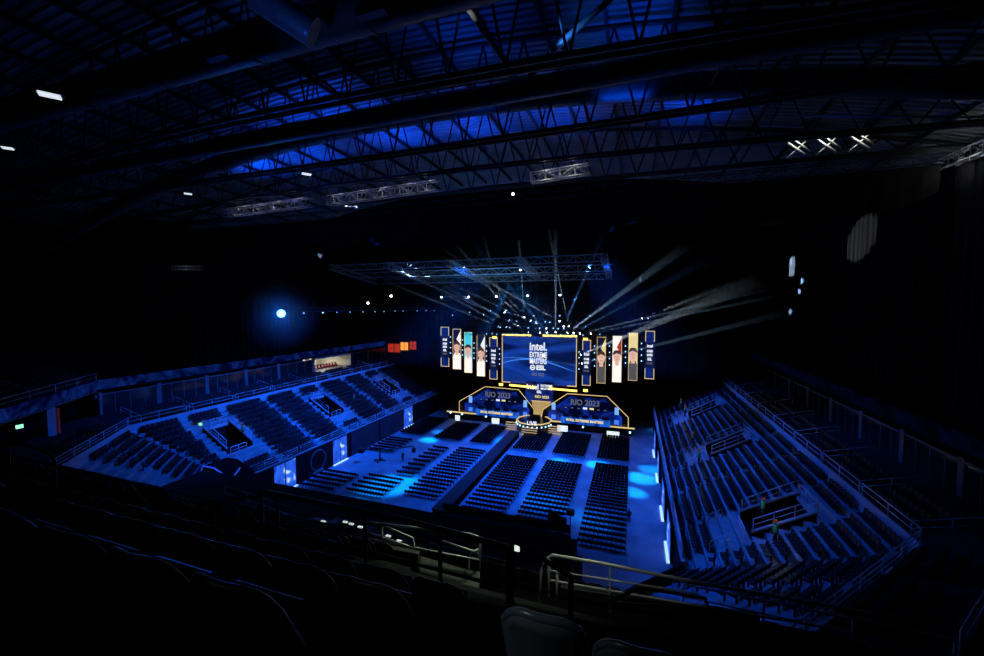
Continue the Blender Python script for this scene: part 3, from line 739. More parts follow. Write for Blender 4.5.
# tall side screens
def tall(x0,x1,y0,y1,kind,lb,hair=None):
    A=at(x0,y1,y=YM-.6); B=at(x1,y0,y=YM-.6); w=B.x-A.x; h=B.z-A.z
    e=empty('tall_screen',lb,'screen',(A.x,YM-.6,A.z),0,'tall screens flanking the main screen')
    MB().box((-.1,.12,-.1),(w+.1,.4,h+.1)).build('cabinet',black,e)
    bg={'logo':screen_side,'dark':dark_e,'cyan':cyan_e,'cream':cream_e,'white':shirt_e}[kind]
    MB().box((0,0,0),(w,.12,h)).build('display_panel',bg,e)
    t=.13; L=h*.22
    if kind=='logo':
        MB().box((0,-.03,h*.24),(w,0,h*.76)).build('dark_middle',dark_e,e)
        for q,(s,z) in enumerate((('intel',.68),('EXTREME',.58),('MASTERS',.5),('ESL',.41),('RIO 2023',.33))):
            text(s,[.85,.62,.62,.72,.45][q],(w/2,-.07,h*z-.2),text_w if q<4 else text_g,e,bold=.03,sx=[.72,.4,.4,.8,.6][q])
        for zz,d in ((0,1),(h,-1)):
            m=MB(); z2=zz+d*L; m.box((0,-.08,min(zz,z2)),(t,0,max(zz,z2))); m.box((w-t,-.08,min(zz,z2)),(w,0,max(zz,z2))); m.box((0,-.08,min(zz,zz+d*t)),(w,0,max(zz,zz+d*t))); m.build('gold_bracket',gold,e)
    else:
        cx=w*.5; hc=h*.54; K=1.25
        # shoulders and shirt
        sh=hair[2]
        m=MB(); m.prism([(0,-.03,0),(w,-.03,0),(w,-.03,h*.33),(cx+.5,-.03,h*.42),(cx-.5,-.03,h*.42),(0,-.03,h*.31)],(0,.02,0)); m.build('portrait_shirt',sh,e)
        m=MB(); m.prism([(cx-.38,-.05,h*.36),(cx+.38,-.05,h*.36),(cx+.36,-.05,h*.46),(cx-.36,-.05,h*.46)],(0,.02,0)); m.build('portrait_neck',skin_e,e)
        m=MB(); m.prism([(cx+.62*K*math.cos(a)*(1-.15*max(0,-math.sin(a))),-.07,hc+1.05*K*math.sin(a)) for a in [k*PI/8 for k in range(16)]],(0,.02,0)); m.build('portrait_face',skin_e,e)
        m=MB(); pts=[(cx+.68*K*math.cos(a),-.09,hc+.35+1.0*K*math.sin(a)+.12*math.sin(3*a)) for a in [k*PI/12 for k in range(0,13)]]
        pts+=[(cx-.6,-.09,hc+.55),(cx-.1,-.09,hc+.85),(cx+.6,-.09,hc+.6)]
        m.prism(pts,(0,.02,0)); m.build('portrait_hair',hair_e,e)
        m=MB(); m.prism([(cx-.35,-.09,hc+.12),(cx-.12,-.09,hc+.12),(cx-.12,-.09,hc+.2),(cx-.35,-.09,hc+.2)],(0,.01,0)); m.prism([(cx+.12,-.09,hc+.12),(cx+.35,-.09,hc+.12),(cx+.35,-.09,hc+.2),(cx+.12,-.09,hc+.2)],(0,.01,0)); m.build('portrait_eyes',hair_e,e)
        m=MB(); m.prism([(cx-.2,-.09,hc-.52),(cx+.2,-.09,hc-.52),(cx+.16,-.09,hc-.42),(cx-.16,-.09,hc-.42)],(0,.01,0)); m.build('portrait_mouth',mat('portrait_lips',(.5,.2,.2),.5,emit=(.6,.2,.15),power=.6),e)
        if hair[3]:
            m=MB(); m.prism([(w*.45,-.04,h*.75),(w,-.04,h*.6),(w,-.04,h*.98)],(0,.02,0)); m.build('backdrop_flash',hair[3],e)
        m=MB(); m.box((0,-.1,0),(.08,0,h)); m.box((w-.08,-.1,0),(w,0,h)); m.box((0,-.1,0),(w,0,.08)); m.box((0,-.1,h-.12),(w,0,h)); m.build('gold_border',gold,e)
tall(441,449,327,366.3,'logo','outermost tall screen on the left with sponsor words and gold corners')
tall(453,461,329,369,'dark','tall screen showing a man with swept hair in a white shirt, left side',(0,0,shirt_e,shirt_e))
tall(464.5,472,332,372.5,'cyan','tall screen showing a man in a white shirt before a cyan background',(0,0,shirt_e,None))
tall(477,485,335,376,'dark','tall screen showing a man in white under a striped flash, inner left',(0,0,shirt_e,shirt_e))
tall(489.5,497.5,337.5,379,'logo','inner left tall screen with sponsor words beside the main screen')
tall(582,591,340,385.3,'logo','inner right tall screen with sponsor words beside the main screen')
tall(596.5,606,337,383,'dark','tall screen showing a man in a dark jersey, innermost of the right portraits',(0,0,shirt_k,cream_e))
tall(612,622,336,382,'white','tall screen showing a pale man in white, middle of the right portraits',(0,0,shirt_e,red_e))
tall(628,638,333,380.3,'cream','tall screen showing a man in a dark patterned shirt, outer right portrait',(0,0,shirt_k,None))
tall(644.5,655,331,378.7,'logo','outermost tall screen on the right with sponsor words and gold corners')
# lamp columns between screens (small dots)
cols=[(450.5,337,353),(462.5,340,355),(474,343,358),(486.5,346,361),(499.5,349,364),(579,352,369),(594.5,346,366),(609.5,346,365),(625.5,346,363),(641.5,343.5,361)]
dotm=MB().tube([(0,-.1,0),(0,.1,0)],.11,8).mesh('lamp',bluebulb)
for k,(x,y0,y1) in enumerate(cols):
    a=at(x,y1,y=YM-.5); b=at(x,y0,y=YM-.5)
    e=empty('lamp_column','vertical strip of four small white lamps between stage screens, %s from the left'%ORD[k],'lamp strip',a,0,'lamp strips between the stage screens')
    L=b-a
    MB().box((-.08,.1,-.5),(.08,.3,L.z+.5)).build('housing',lampbody,e)
    for q in range(4): link('lamp',dotm,e,loc=L*(q/3))

# ------------------------------------------------------------------ trusses
def boxtruss(a,b,w,h,label,m=alu,bay=1.4,group=None,r=.035,name='lighting_truss',x=False,cat='truss'):
    a=Vector(a); b=Vector(b); d=b-a; L=d.length; d.normalize()
    s=d.cross(Vector((0,0,1))).normalized()*w/2; u=s.cross(d).normalized()
    if u.z<0: u=-u
    u=u*h/2
    e=empty(name,label,cat,a,0,group)
    for i,j in ((1,1),(1,-1),(-1,1),(-1,-1)):
        MB().tube([s*i+u*j,d*L+s*i+u*j],r,5).build('chord',m,e)
    n=max(2,round(L/bay))
    for i,f in ((1,0),(-1,0),(0,1),(0,-1)):
        mb=MB()
        o1,o2=(s*i+u,s*i-u) if i else (s+u*f,-s+u*f)
        for k in range(n):
            p=d*(L*k/n); q=d*(L*(k+1)/n)
            A,B=(o1,o2) if k%2 else (o2,o1)
            mb.tube([p+A,q+B],r*.6,4,cap=False); mb.tube([p+o1,p+o2],r*.6,4,cap=False)
            if x: mb.tube([p+B,q+A],r*.6,4,cap=False)
        mb.build('lattice_side',m,e)
    return e
# roof of the hall: arched corrugated deck above the near half
def roofz(x): return 45.5-9.0*((x+21)/56)**2
mb=MB(); xs=[-78+4.6*k for k in range(26)]; ys=[]; y=-4.0; k=0
rows=[]
while y<62:
    for dy,dz in ((0,0),(.25,0),(.32,.14),(.57,.14)): rows.append((y+dy,dz))
    y+=.64
vs=[(x,yy,roofz(x)+dz) for yy,dz in rows for x in xs]; nX=len(xs)
fs=[(r*nX+c,r*nX+c+1,(r+1)*nX+c+1,(r+1)*nX+c) for r in range(len(rows)-1) for c in range(nX-1)]
mb.add(vs,fs); struct('ceiling',mb,deck_m)
# purlins along the hall
pur=MB()
for k in range(27):
    x=-74+4*k
    MB().box((x-.1,-3,roofz(x)-.4),(x+.1,60,roofz(x)-.05)).build('roof_purlin',steel_d,None,label='thin steel purlin running lengthwise under the roof, %s from the left'%ordn(k),cat='roof beam',group='purlins under the roof deck')
# roof trusses across the hall
def rooftruss(y,z0,depth,label,n=34,x0=-72,x1=30,arch=0,m=steel_d,r=.16):
    e=empty('roof_truss',label,'roof truss',(0,y,0),0,'steel trusses under the roof')
    def bz(x): return z0-arch*((x+21)/50)**2
    X=[x0+(x1-x0)*k/n for k in range(n+1)]
    for dy in (0,):
        MB().tube([(x,dy,roofz(x)-.45) for x in X],r,6).build('top_chord',m,e)
        MB().tube([(x,dy-.3,bz(x)) for x in X],r*.9,6).build('bottom_chord',m,e)
        MB().tube([(x,dy+.3,bz(x)) for x in X],r*.9,6).build('bottom_chord',m,e)
    for k in range(n):
        A=Vector((X[k],0,bz(X[k]))); B=Vector((X[k]+(x1-x0)/n/2,0,roofz(X[k]+(x1-x0)/n/2)-.45)); D=Vector((X[k+1],0,bz(X[k+1])))
        MB().tube([A,B],.07,4).build('brace',m,e); MB().tube([B,D],.07,4).build('brace',m,e)
rooftruss(9.5,39.0,0,'steel roof truss nearest overhead',arch=2)
rooftruss(19,37.5,0,'steel roof truss, second from overhead, with blue-lit bottom chord',arch=2.2)
rooftruss(28,37.9,0,'steel roof truss in mid-hall with a gently arched bottom chord',arch=-.3)
rooftruss(36.5,39.2,0,'steel roof truss between mid-hall and the hanging drape',arch=1.5)
rooftruss(44,39.4,0,'steel roof truss just above the hanging black drape',arch=.6)
# long thin diagonal members between the trusses
dg=[((461,-2),(508,66)),((612,-2),(551,52)),((551,52),(530,76)),((130,160),(300,205)),((0,120),(90,165)),((300,60),(345,100)),((700,100),(760,5)),((820,20),(770,72))]
for k,(p,q) in enumerate(dg):
    a=at(*p,z=41.5) if p[1]<100 else at(*p,z=40.5); b=at(*q,z=38.6)
    MB().tube([(0,0,0),b-a],.16 if k<3 else .09,6).build('roof_strut',alu if k in(0,1) else steel_d,None,loc=a,label='slanting steel strut under the roof, '+['pale-tipped one top centre','bright blue-lit one right of top centre','lower end of the blue-lit one','low one on the left','one at the far upper left','one left of top centre','one at upper right','short one at upper right'][k],cat='roof strut',group='struts between the roof trusses')  # brightly lit struts take pale metal, light put into their colour
# ducts
e=empty('round_duct','very large round grey air duct crossing under the roof overhead','air duct',(0,14,0))
X=[-74+3*k for k in range(35)]
MB().tube([(x,0,37.6+.0*x) for x in X],.75,20).build('duct_tube',duct_m,e)
for k in range(1,17): MB().tube([(-70+6*k,0,37.6),(-69.85+6*k,0,37.6)],.79,20).build('joint_band',duct_m,e)
for k in range(8): MB().box((-58+8*k,-.85,36.85),(-56.8+8*k,-.5,37.25)).build('air_grille',lampbody,e)
e=empty('round_duct','large round air duct following the arched roof in mid-hall, blue-lit from below','air duct',(0,30.5,0))
def dz(x): return 42.0-8*((x+18)/52)**2
MB().tube([(x,0,dz(x)) for x in X],.8,20).build('duct_tube',duct_m,e)
for k in range(1,17):
    x=-70+6*k; MB().tube([(x,0,dz(x)),(x+.15,0,dz(x+.15))],.84,20).build('joint_band',duct_m,e)
e=empty('round_duct','straight dark air duct along the beams just before the drape','air duct',(0,24,0))
MB().tube([(x,0,38.9) for x in X],.6,18).build('duct_tube',duct_m,e)
# flexible duct end at top left of centre
a=at(255,-6,z=36.5); b=at(312,32,z=35.6)
lamp('SPOT','duct_light',b+Vector((.5,-2.5,-3.5)),a.lerp(b,.6),200,(.03,.16,1),.2,50,.7)
e=empty('flexible_duct','short ribbed blue-lit duct end hanging at the top of the view','air duct',a)
L=b-a; n=44; pts=[L*(k/n) for k in range(n+1)]
MB().tube(pts,[.44+(.05 if k%2 else 0) for k in range(n+1)],16).build('ribbed_tube',flex_m,e)
MB().tube([L*1.0,L*1.03],.5,16).build('end_collar',flex_m,e)
# hall pipe with clamps at upper right (blue line)
a=at(800,116,y=30); b=at(990,117,y=26)
MB().tube([(0,0,0),b-a],.06,6).build('lighting_pipe',mat('blue_pipe_metal',(.1,.2,.6),.4,metal=.5),None,loc=a,label='thin blue pipe with clamps at upper right',cat='pipe')  # pipe is blue by its base colour

# black drape across the hall with its truss
e=boxtruss((-75,45,38.4),(24,45,38.4),.9,.9,'long lighting truss across the hall that carries the black drape',m=steel_d,bay=1.6,r=.05)
mb=MB(); n=330; nz=8
x0,x1=-75,24
for k in range(n+1):
    x=x0+(x1-x0)*k/n; t=((x+75)/8.3)%1
    zb=33.6+ 1.4*abs(2*t-1)**2.2 + (1.2*max(0,(x-8)/16)**2)
    for j in range(nz+1):
        f=j/nz; z=37.9*(1-f)+zb*f
        fold=.10*math.sin(x*5.1+3*f)+.07*math.sin(x*2.3+f*2)+.12*f*math.sin(x*9)
        mb.v.append((x,45+fold*(.3+f)+.5*f*(1-f)*2*math.sin(PI*t),z))
for k in range(n):
    for j in range(nz):
        a=k*(nz+1)+j; mb.f.append([a,a+nz+1,a+nz+2,a+1]); mb.sm.append(True)
mb.build('valance_drape',drape_m,None,label='long black scalloped drape hanging across the hall from the truss',cat='drape')
# side drapes
def drape(p,q,z0,z1,label,m=black,folds=1.1,amp=.22,n=None,name='side_drape',grp=None):
    p=Vector(p); q=Vector(q); d=q-p; L=d.length; d.normalize(); nn=Vector((-d.y,d.x))
    n=n or int(L*5); mb=MB()
    for k in range(n+1):
        t=L*k/n; 
        for j in range(7):
            f=j/6; o=amp*math.sin(t*2*PI/folds+.6*math.sin(t*.7))*(.35+.65*f)+.06*math.sin(t*11+f*3)
            pt=p+d*t+nn*o; mb.v.append((pt.x,pt.y,z1*(1-f)+z0*f))
    for k in range(n):
        for j in range(6):
            a=k*7+j; mb.f.append([a,a+7,a+8,a+1]); mb.sm.append(True)
    return mb.build(name,m,None,label=label,cat='drape',group=grp)
drape((-67.5,45),(-67.5,97),16.6,38,'tall black drape closing off the left upper tier')
drape((25.2,97),(25.2,45.5),16.6,38,'tall black drape closing off the right upper tier, far part',m=black)
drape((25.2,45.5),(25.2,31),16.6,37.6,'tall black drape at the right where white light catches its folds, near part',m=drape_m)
drape((25.2,31),(15.5,20.5),16.6,37.6,'tall black drape turning the right near corner',m=black)
e=boxtruss((25.2,47,38.4),(25.2,25,38.0),.7,.9,'white-lit lighting truss over the drape at upper right',bay=1.2,group=None,r=.06)
drape((-67.5,45),(-67.5,35),24,38,'short black drape high at the left near corner')
drape((-66,97.6),(25,97.6),0,40,'great black backdrop drape behind the stage',m=black,folds=1.6,n=180)

# aluminium trusses catching white light
e=boxtruss((-50,38.5,38.0),(-36,38.5,38.3),.7,1.0,'aluminium truss with zigzag bracing at left below the roof',bay=1.1,r=.045)
e=boxtruss((-33.5,38.5,38.2),(-19.5,38.5,38.6),.7,1.0,'aluminium truss with zigzag bracing left of centre below the roof',bay=1.1,r=.045)
e=boxtruss((-9.5,38.5,38.3),(-4,38.5,38.6),.7,.9,'short brightly lit aluminium truss at centre above the drape',bay=1.3,r=.06)
for k,(x,) in enumerate(((11.6,),(13.5,),(15.5,))):
    e=empty('cross_brace','pale X-shaped brace hanging below the roof at right, %s from the left'%ORD[k],'brace',(x,38,38.2),0,'X-shaped braces')
    MB().tube([(-.55,0,.55),(.65,0,-.55)],.085,6).build('bar',rail_w,e); MB().tube([(-.55,.1,-.6),(.65,.1,.55)],.07,6).build('bar',rail_w,e)
    MB().tube([(-.15,0,.75),(.95,0,-.3)],.06,6).build('bar',rail_w,e)
for k,(x0_,y0_,x1_,y1_) in enumerate(((5,222,24,221),(66,237,84,236),(131,229,151,226),(174,268,202,268))):
    A_=at(x0_,y0_,y=43.2); B_=at(x1_,y1_,y=43.2)
    boxtruss(A_,B_,.5,.55,'short white-lit aluminium truss piece in the dark at left, %s from the left'%ORD[k],bay=.8,group='short truss pieces at the left',r=.04)
    lamp('POINT','truss_light',A_.lerp(B_,.5)+Vector((0,-.9,.1)),None,6,(1,1,.9),.05)
# stage roof grid
for k,(y,z,x0,x1) in enumerate(((72,34.4,-62,-5),(80,33.4,-62,-4),(88,32.4,-60,-6))):
    boxtruss((x0,y,z),(x1,y,z),1.0,1.2,'blue-lit crosswise truss of the stage roof grid, %s from the hall'%ORD[k],bay=1.6,group='trusses of the stage roof grid',r=.055)
for k,x in enumerate((-62,-48,-34,-20,-5)):
    boxtruss((x,71.5,34.6),(x+.01,88.5,32.3),1.0,1.1,'lengthwise truss of the stage roof grid, %s from the left'%ORD[k],bay=1.6,group='trusses of the stage roof grid',r=.055)
boxtruss((-6,58,37),(10,50,37.6),.8,.9,'faint blue truss behind the drape right of centre',bay=1.6,r=.05)
boxtruss((-46,82,27.9),(-10,82,27.9),.7,.7,'front lighting truss over the stage carrying five wash lamps',m=steel_d,bay=1.3)
boxtruss((-50,47,25.6),(-50,92,25.6),.7,.7,'left side lighting truss with a row of small blue lamps',m=steel_d,bay=1.3)
boxtruss((-38,86.5,19.9),(-4,86.5,19.9),.7,.7,'lighting truss directly above the main screen',m=steel_d,bay=1.3)
boxtruss((-36,84,22.2),(-8,84,22.2),.7,.7,'lighting truss with moving heads above the main screen, upper one',m=steel_d,bay=1.3)
# ground-hung cables
for k,(px,py) in enumerate(((443,300),(640,300),(536,300),(258,230),(708,270))):
    a=at(px,py,y=60 if k>2 else 83); MB().tube([(0,0,0),(0,0,34-a.z if k<3 else 6)],.03,4).build('hoist_chain',steel_d,None,loc=a,label='thin hoist chain hanging from the rig, %s in order from the stage side'%ORD[k],cat='chain',group='hoist chains')

# ------------------------------------------------------------------ moving heads and lamps
def moving_head_parts():
    body=MB(); body.tube([(0,0,-.05),(0,0,-.22),(0,0,-.5)],[.16,.26,.24],10)
    yoke=MB(); yoke.box((-.34,-.06,-.3),(-.28,.06,.25)); yoke.box((.28,-.06,-.3),(.34,.06,.25)); yoke.box((-.34,-.06,.25),(.34,.06,.33))
    base=MB(); base.box((-.25,-.2,.33),(.25,.2,.5))
    return body.mesh('lamp_head',lampbody),yoke.mesh('yoke',lampbody),base.mesh('base',lampbody)
HB,HY,HBa=moving_head_parts()
LW=MB().tube([(0,0,-.5),(0,0,-.53)],.23,10).mesh('lens',white_e)
LB=MB().tube([(0,0,-.5),(0,0,-.53)],.2,10).mesh('lens',bluebulb)
def head(p,target,label,lens=LW,group='moving head lamps over the stage',s=1.0):
    e=empty('moving_head',label,'stage lamp',p,0,group); e.scale=(s,s,s)
    link('yoke',HY,e); link('base',HBa,e)
    qt=(Vector(target)-Vector(p)).to_track_quat('-Z','Y').to_euler()
    h=link('lamp_head',HB,e,rot=qt); link('lens',lens,h)
    return e
def aim(p,px,py,y): return at(px,py,y=y)
# (source px, far px, cone degrees, energy, colour)
cool=(.40,.68,1.0); wht=(.62,.82,1); blu=(.1,.35,1)
beams=[((541.4,333.7),(512,308),1.6,1.0,wht),((530,333),(470,300),1.4,.8,cool),((566,334),(690,243),4.0,1.5,cool),((555.6,334),(555.6,270),2.6,1.0,cool),
 ((569,328),(557,270),1.8,.8,cool),((578,334),(650,317),1.3,.8,cool),((589,334),(668,318),1.2,.7,cool),((579,355.5),(765,278),4.2,2.0,wht),((580,364),(765,318),1.8,.8,cool),
 ((519.4,327),(484,280),2.0,.8,cool),((524.5,319),(521,270),1.8,.9,cool),((508,328),(462,303),1.5,.5,cool),((511,321),(455,296),1.2,.5,cool),((505,314),(497,285),2.0,.5,cool),
 ((561,322),(541,311),1.2,.8,wht),((548,329),(520,316),1.1,.7,cool),((500,327),(450,307),1.5,.5,cool),((532,322),(500,290),1.8,.6,cool),
 ((548,334),(530,312),3.0,.8,blu),((563,328),(575,300),3,.8,blu),((572,334),(612,312),3.0,.7,blu),((640,319),(790,262),2.6,.5,cool)]
BEAM_E=1700000
for k,(s_,t_,an,en,col) in enumerate(beams):
    p=at(*s_,y=85.5); q=at(*t_,y=82.5)
    d=(q-p).normalized()
    head(p,q,'moving head lamp throwing a beam %s over the stage, %s along the rig'%('right' if t_[0]>s_[0]+8 else ('left' if t_[0]<s_[0]-8 else 'upward'),ORD[k] if k<20 else ordn(k)),s=.8)
    lamp('SPOT','beam_light',p+d*.55,q,BEAM_E*en*(3/an)**1.5,col,.1,an*1.15,.35)
# further small lamp dots over the screen
dots=[(487,333.5),(492.5,333.5),(497,334),(503,334),(507.5,334),(513,334),(517,334),(524,334),(549,334.5),(561,334.5),(572,334.5),(583,335),(600,334),(500.5,327),(510,327.5),(528.5,327.5),(540,328),(553.5,328),(558.5,328.5),(564,328.5),(517,321),(536,321.5),(545.5,321.5),(550,322),(484,314.5),(491,310.5),(506,310.5),(534,315.5),(560,315.5),(590,315.5),(453,315),(470,312),(648,318)]
for k,(x,y) in enumerate(dots):
    p=at(x,y,y=86.5 if y>331 else 84.5)
    head(p,(p.x,p.y-8,p.z-1.5),'small pale stage lamp in the rig above the main screen, %s counting along the rows'%ordn(k),lens=LB,s=.55,group='small pale lamps above the main screen')
for k,(x,y) in enumerate(((441.7,295.4),(469,295),(496.6,294.6),(527.7,293.8),(560,293.2))):
    p=at(x,y,y=82); head(p,(p.x+3,60,0),'white wash lamp on the front stage truss, %s from the left'%ORD[k],s=1.0,group='wash lamps on the front stage truss')
p=at(641.5,317,y=84); 
# left truss row
for k,x in enumerate((304,323,337,350,363,375,384,395,403,417,426,434)):
    f=(at(x,313,x=-50)); 
    f.z=25.1
    head(f,(f.x+20,f.y-25,f.z-8),'tiny blue-white lamp on the left side truss, %s from the bright blue one'%ORD[k],lens=LB,s=.62 if k<2 else .42,group='lamps on the left side truss')
PB=at(281,313.5,x=-50)
e=head(PB,EYE+Vector((0,3,0)),'dazzling blue beam lamp at the near end of the left side truss',s=1.0,lens=MB().tube([(0,0,-.5),(0,0,-.60)],.56,20).mesh('lens',bluestar),group=None)
e['category']='stage lamp'
for (x,y,lb) in ((287,299,'small white-lit lamp just above the dazzling blue one'),(275,313,'pale lamp just left of the dazzling blue one'),(368,303,'white lamp hanging alone above the left side truss'),(391,296,'faint white lamp high above the left side truss'),(780,286,'white lamp glowing against the right drape, upper'),(520.5,270,'bright white work lamp inside the stage roof grid'),(513,194,'bright flat white work lamp on the drape truss')):
    p=at(x,y,y=70 if x<400 else (82 if x==520.5 else (44.2 if x==513 else 60)))
    if x==780: continue
    if x not in (513,520.5): MB().tube([(0,0,0),(0,0,36-p.z)],.03,4).build('hanging_pipe',steel_d,None,loc=(p.x,p.y,p.z+.5),label='thin pipe from which hangs the '+lb.replace('just ','').replace('the ',''),cat='pipe')
    head(p,EYE,lb,lens=MB().tube([(0,0,-.5),(0,0,-.56)],.22,10).mesh('lens',white_e),group=None,s=.9 if x!=513 else .7)

# ceiling glimpses: bright windows / panels at left
def panel(px0,py0,px1,py1,z,lb,m_,nm_='ceiling_light'):
    a=at(px0,py0,z=z); b=at(px1,py1,z=z)
    e=empty(nm_,lb,'ceiling light',a)
    d=b-a; L=d.length; d.normalize(); s=Vector((-d.y,d.x,0))*(.5 if L>1.5 else .22)
    MB().prism([-s,d*L-s,d*L+s,s],(0,0,-.08)).build('diffuser',m_,e)
    MB().prism([-s*1.3-d*.1,d*(L+.1)-s*1.3,d*(L+.1)+s*1.3,s*1.3-d*.1],(0,0,.12)).build('housing',lampbody,e)
pe=mat('pale_ceiling_glow',(.6,.6,.6),.5,emit=(.8,.9,1),power=.9,noise=.7,scale=2.5)
panel(38,92,61,97,35.8,'bright white ceiling light at the upper left',pe)
panel(2,147,13,148.5,38,'small white ceiling light at the left edge',pe)
panel(184,193,192,194,38,'tiny pale ceiling light left of centre',pe)
panel(302,173,311,174.5,38,'small pale ceiling light above the zigzag trusses',pe)

# ------------------------------------------------------------------ signs
def sign(px,py,lb,x=None,y=None,w=1.2,h=.7):
    p=at(px,py,x=x,y=y); e=empty('exit_sign',lb,'exit sign',p,0)
    M=(EYE-p); a=math.atan2(M.y,M.x)+PI/2
    e.rotation_euler=(0,0,round(a/(PI/4))*(PI/4))
    MB().box((-w/2,-.05,-h/2),(w/2,.05,h/2)).build('light_panel',exit_e,e)
    m=MB(); m.box((-w/2-.06,-.04,h/2),(w/2+.06,.06,h/2+.06)); m.box((-w/2-.06,-.04,-h/2-.06),(w/2+.06,.06,-h/2)); m.build('frame',lampbody,e)
sign(19.5,426.5,'green-white exit sign below the left ribbon screen',y=21.5,w=.5,h=.36)
sign(201,424,'small greenish exit sign beside the left bowl tunnel mouth',x=-57,w=.5,h=.4)
sign(738.5,364,'faint green sign at the far end of the right suites',x=23.3,w=2.2,h=1.6)
MB().box((-.04,-.9,-.45),(.04,.9,.45)).build('lit_doorway',mat('dim_teal_glow',(.1,.2,.2),.6,emit=(.12,.3,.3),power=.14,noise=.3),None,loc=at(869,437,x=23.3),label='dim teal-lit doorway in the right suites',cat='doorway')
# red lit doorway strip and columns at the near left
for k,(px,py,m_,lb) in enumerate(((50,422,fascia_m,'pale square column under the left ribbon screen, nearer the camera'),(96.5,402,fascia_m,'pale column under the bend of the left ribbon screen'))):
    p=at(px,py,z=13.5); MB().box((-.35,-.35,-1.5),(.35,.35,1.6)).build('support_column',m_,None,loc=(p.x,p.y,13.5),label=lb,cat='column',kind='thing')
p=at(58,420,z=13.6)
MB().box((-.2,-.1,-1.5),(.2,.1,1.3)).build('doorway_strip',mat('dull_red_glow',(.3,.05,.04),.6,emit=(.6,.07,.04),power=.03,noise=.4),None,loc=p,label='dull red-lit door edge beside the pale column at the left',cat='door')

# ------------------------------------------------------------------ upper tier, near end (where the photograph was taken)
RUN=.85; RISE=.56
def tz(y): return 23.53-RISE/RUN*(y-2.2)
ut=MB(); k=0
VX0,VX1=-4.6,1.4      # stair mouth in front of the camera
for k in range(-5,14):
    y0=2.2-.45+RUN*k; y1=y0+RUN; z=tz(2.2+RUN*k)
    if y0<-4: continue
    if 6.5<y0+.4<11.0:
        ut.box((-66,y0,15),(VX0-0,y1,z)); ut.box((VX1,y0,15),(14,y1,z))
    else: ut.box((-66,y0,15),(14,y1,z))
    ylast=y1
ut.box((-66,ylast,15.0),(9.5,13.5,tz(12.4)-.35))
near_conc=mat('shade_dark_concrete',(.025,.025,.024),.9,noise=.3,scale=1.5,spec=.1)  # near-black tone puts the unlit near tier into the concrete colour
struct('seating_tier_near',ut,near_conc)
pw=MB()
pw.box((-50,13.35,15.2),(8.0,13.55,16.6))
pw.prism([(8,13.45,15.2),(23.4,32.2,15.2),(23.6,32.0,15.2),(8.2,13.25,15.2)],(0,0,1.5))
pw.prism([(-50,13.45,15.2),(-65.4,32.2,15.2),(-65.6,32.0,15.2),(-50.2,13.25,15.2)],(0,0,1.3))
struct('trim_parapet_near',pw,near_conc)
# side corners of the upper tier (rows rising away from the slanting parapet)
cs=MB(); upc=[]
for side in (1,-1):
    a0=Vector((8,13.5)); b0=Vector((23.4,32.2)); d=(b0-a0).normalized(); nn=Vector((d.y,-d.x))
    for k in range(11 if side<0 else 7):
        A=a0+nn*.85*k-d*0; B=b0+nn*.85*k; A2=A+nn*.85; B2=B+nn*.85; z=15.8+.45*k
        lo=[(mx(side,p.x),p.y) for p in (A,B,B2,A2)]
        cs.add([(*p,15.0) for p in lo]+[(*p,z) for p in lo],[(4,5,6,7),(0,4,7,3),(0,1,5,4),(1,2,6,5),(2,3,7,6)])
        t=1.0 
        while t<(B-A).length:
            if not(8<t<9.3) and not(15.5<t<16.8):
                p=A+d*t+nn*.45; upc.append(('', '',k,0,Vector((mx(side,p.x),p.y,z)),0 if False else (math.atan2(d.x,-d.y)-PI/2+0 if side>0 else -(math.atan2(d.x,-d.y)-PI/2))))
            t+=.56
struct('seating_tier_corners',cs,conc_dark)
railing([(mx(-1,8.2),13.7,16.5),(mx(-1,15.8),22.9,16.5),(mx(-1,23.3),32.0,16.5)],.95,'steel railing on the slanting upper parapet above the left ribbon screen',m=rail_m,step=4,mids=1,r=.045)
railing([(8.2,13.6,16.7),(23.4,32.1,16.7)],.9,'dark steel railing on the slanting upper parapet at the right',m=rail_m,step=3,mids=1,r=.04)
railing([(1.6,13.45,16.6),(8.0,13.45,16.6)],.8,'dark low railing on the straight near parapet at the right',m=rail_m,step=2,mids=1,r=.035)
mass([c for c in upc if inframe(c[4],30)],'upper_seating',BSM,seat_m,'dim rows of seats in the slanting corners of the upper tier','stadium seats')

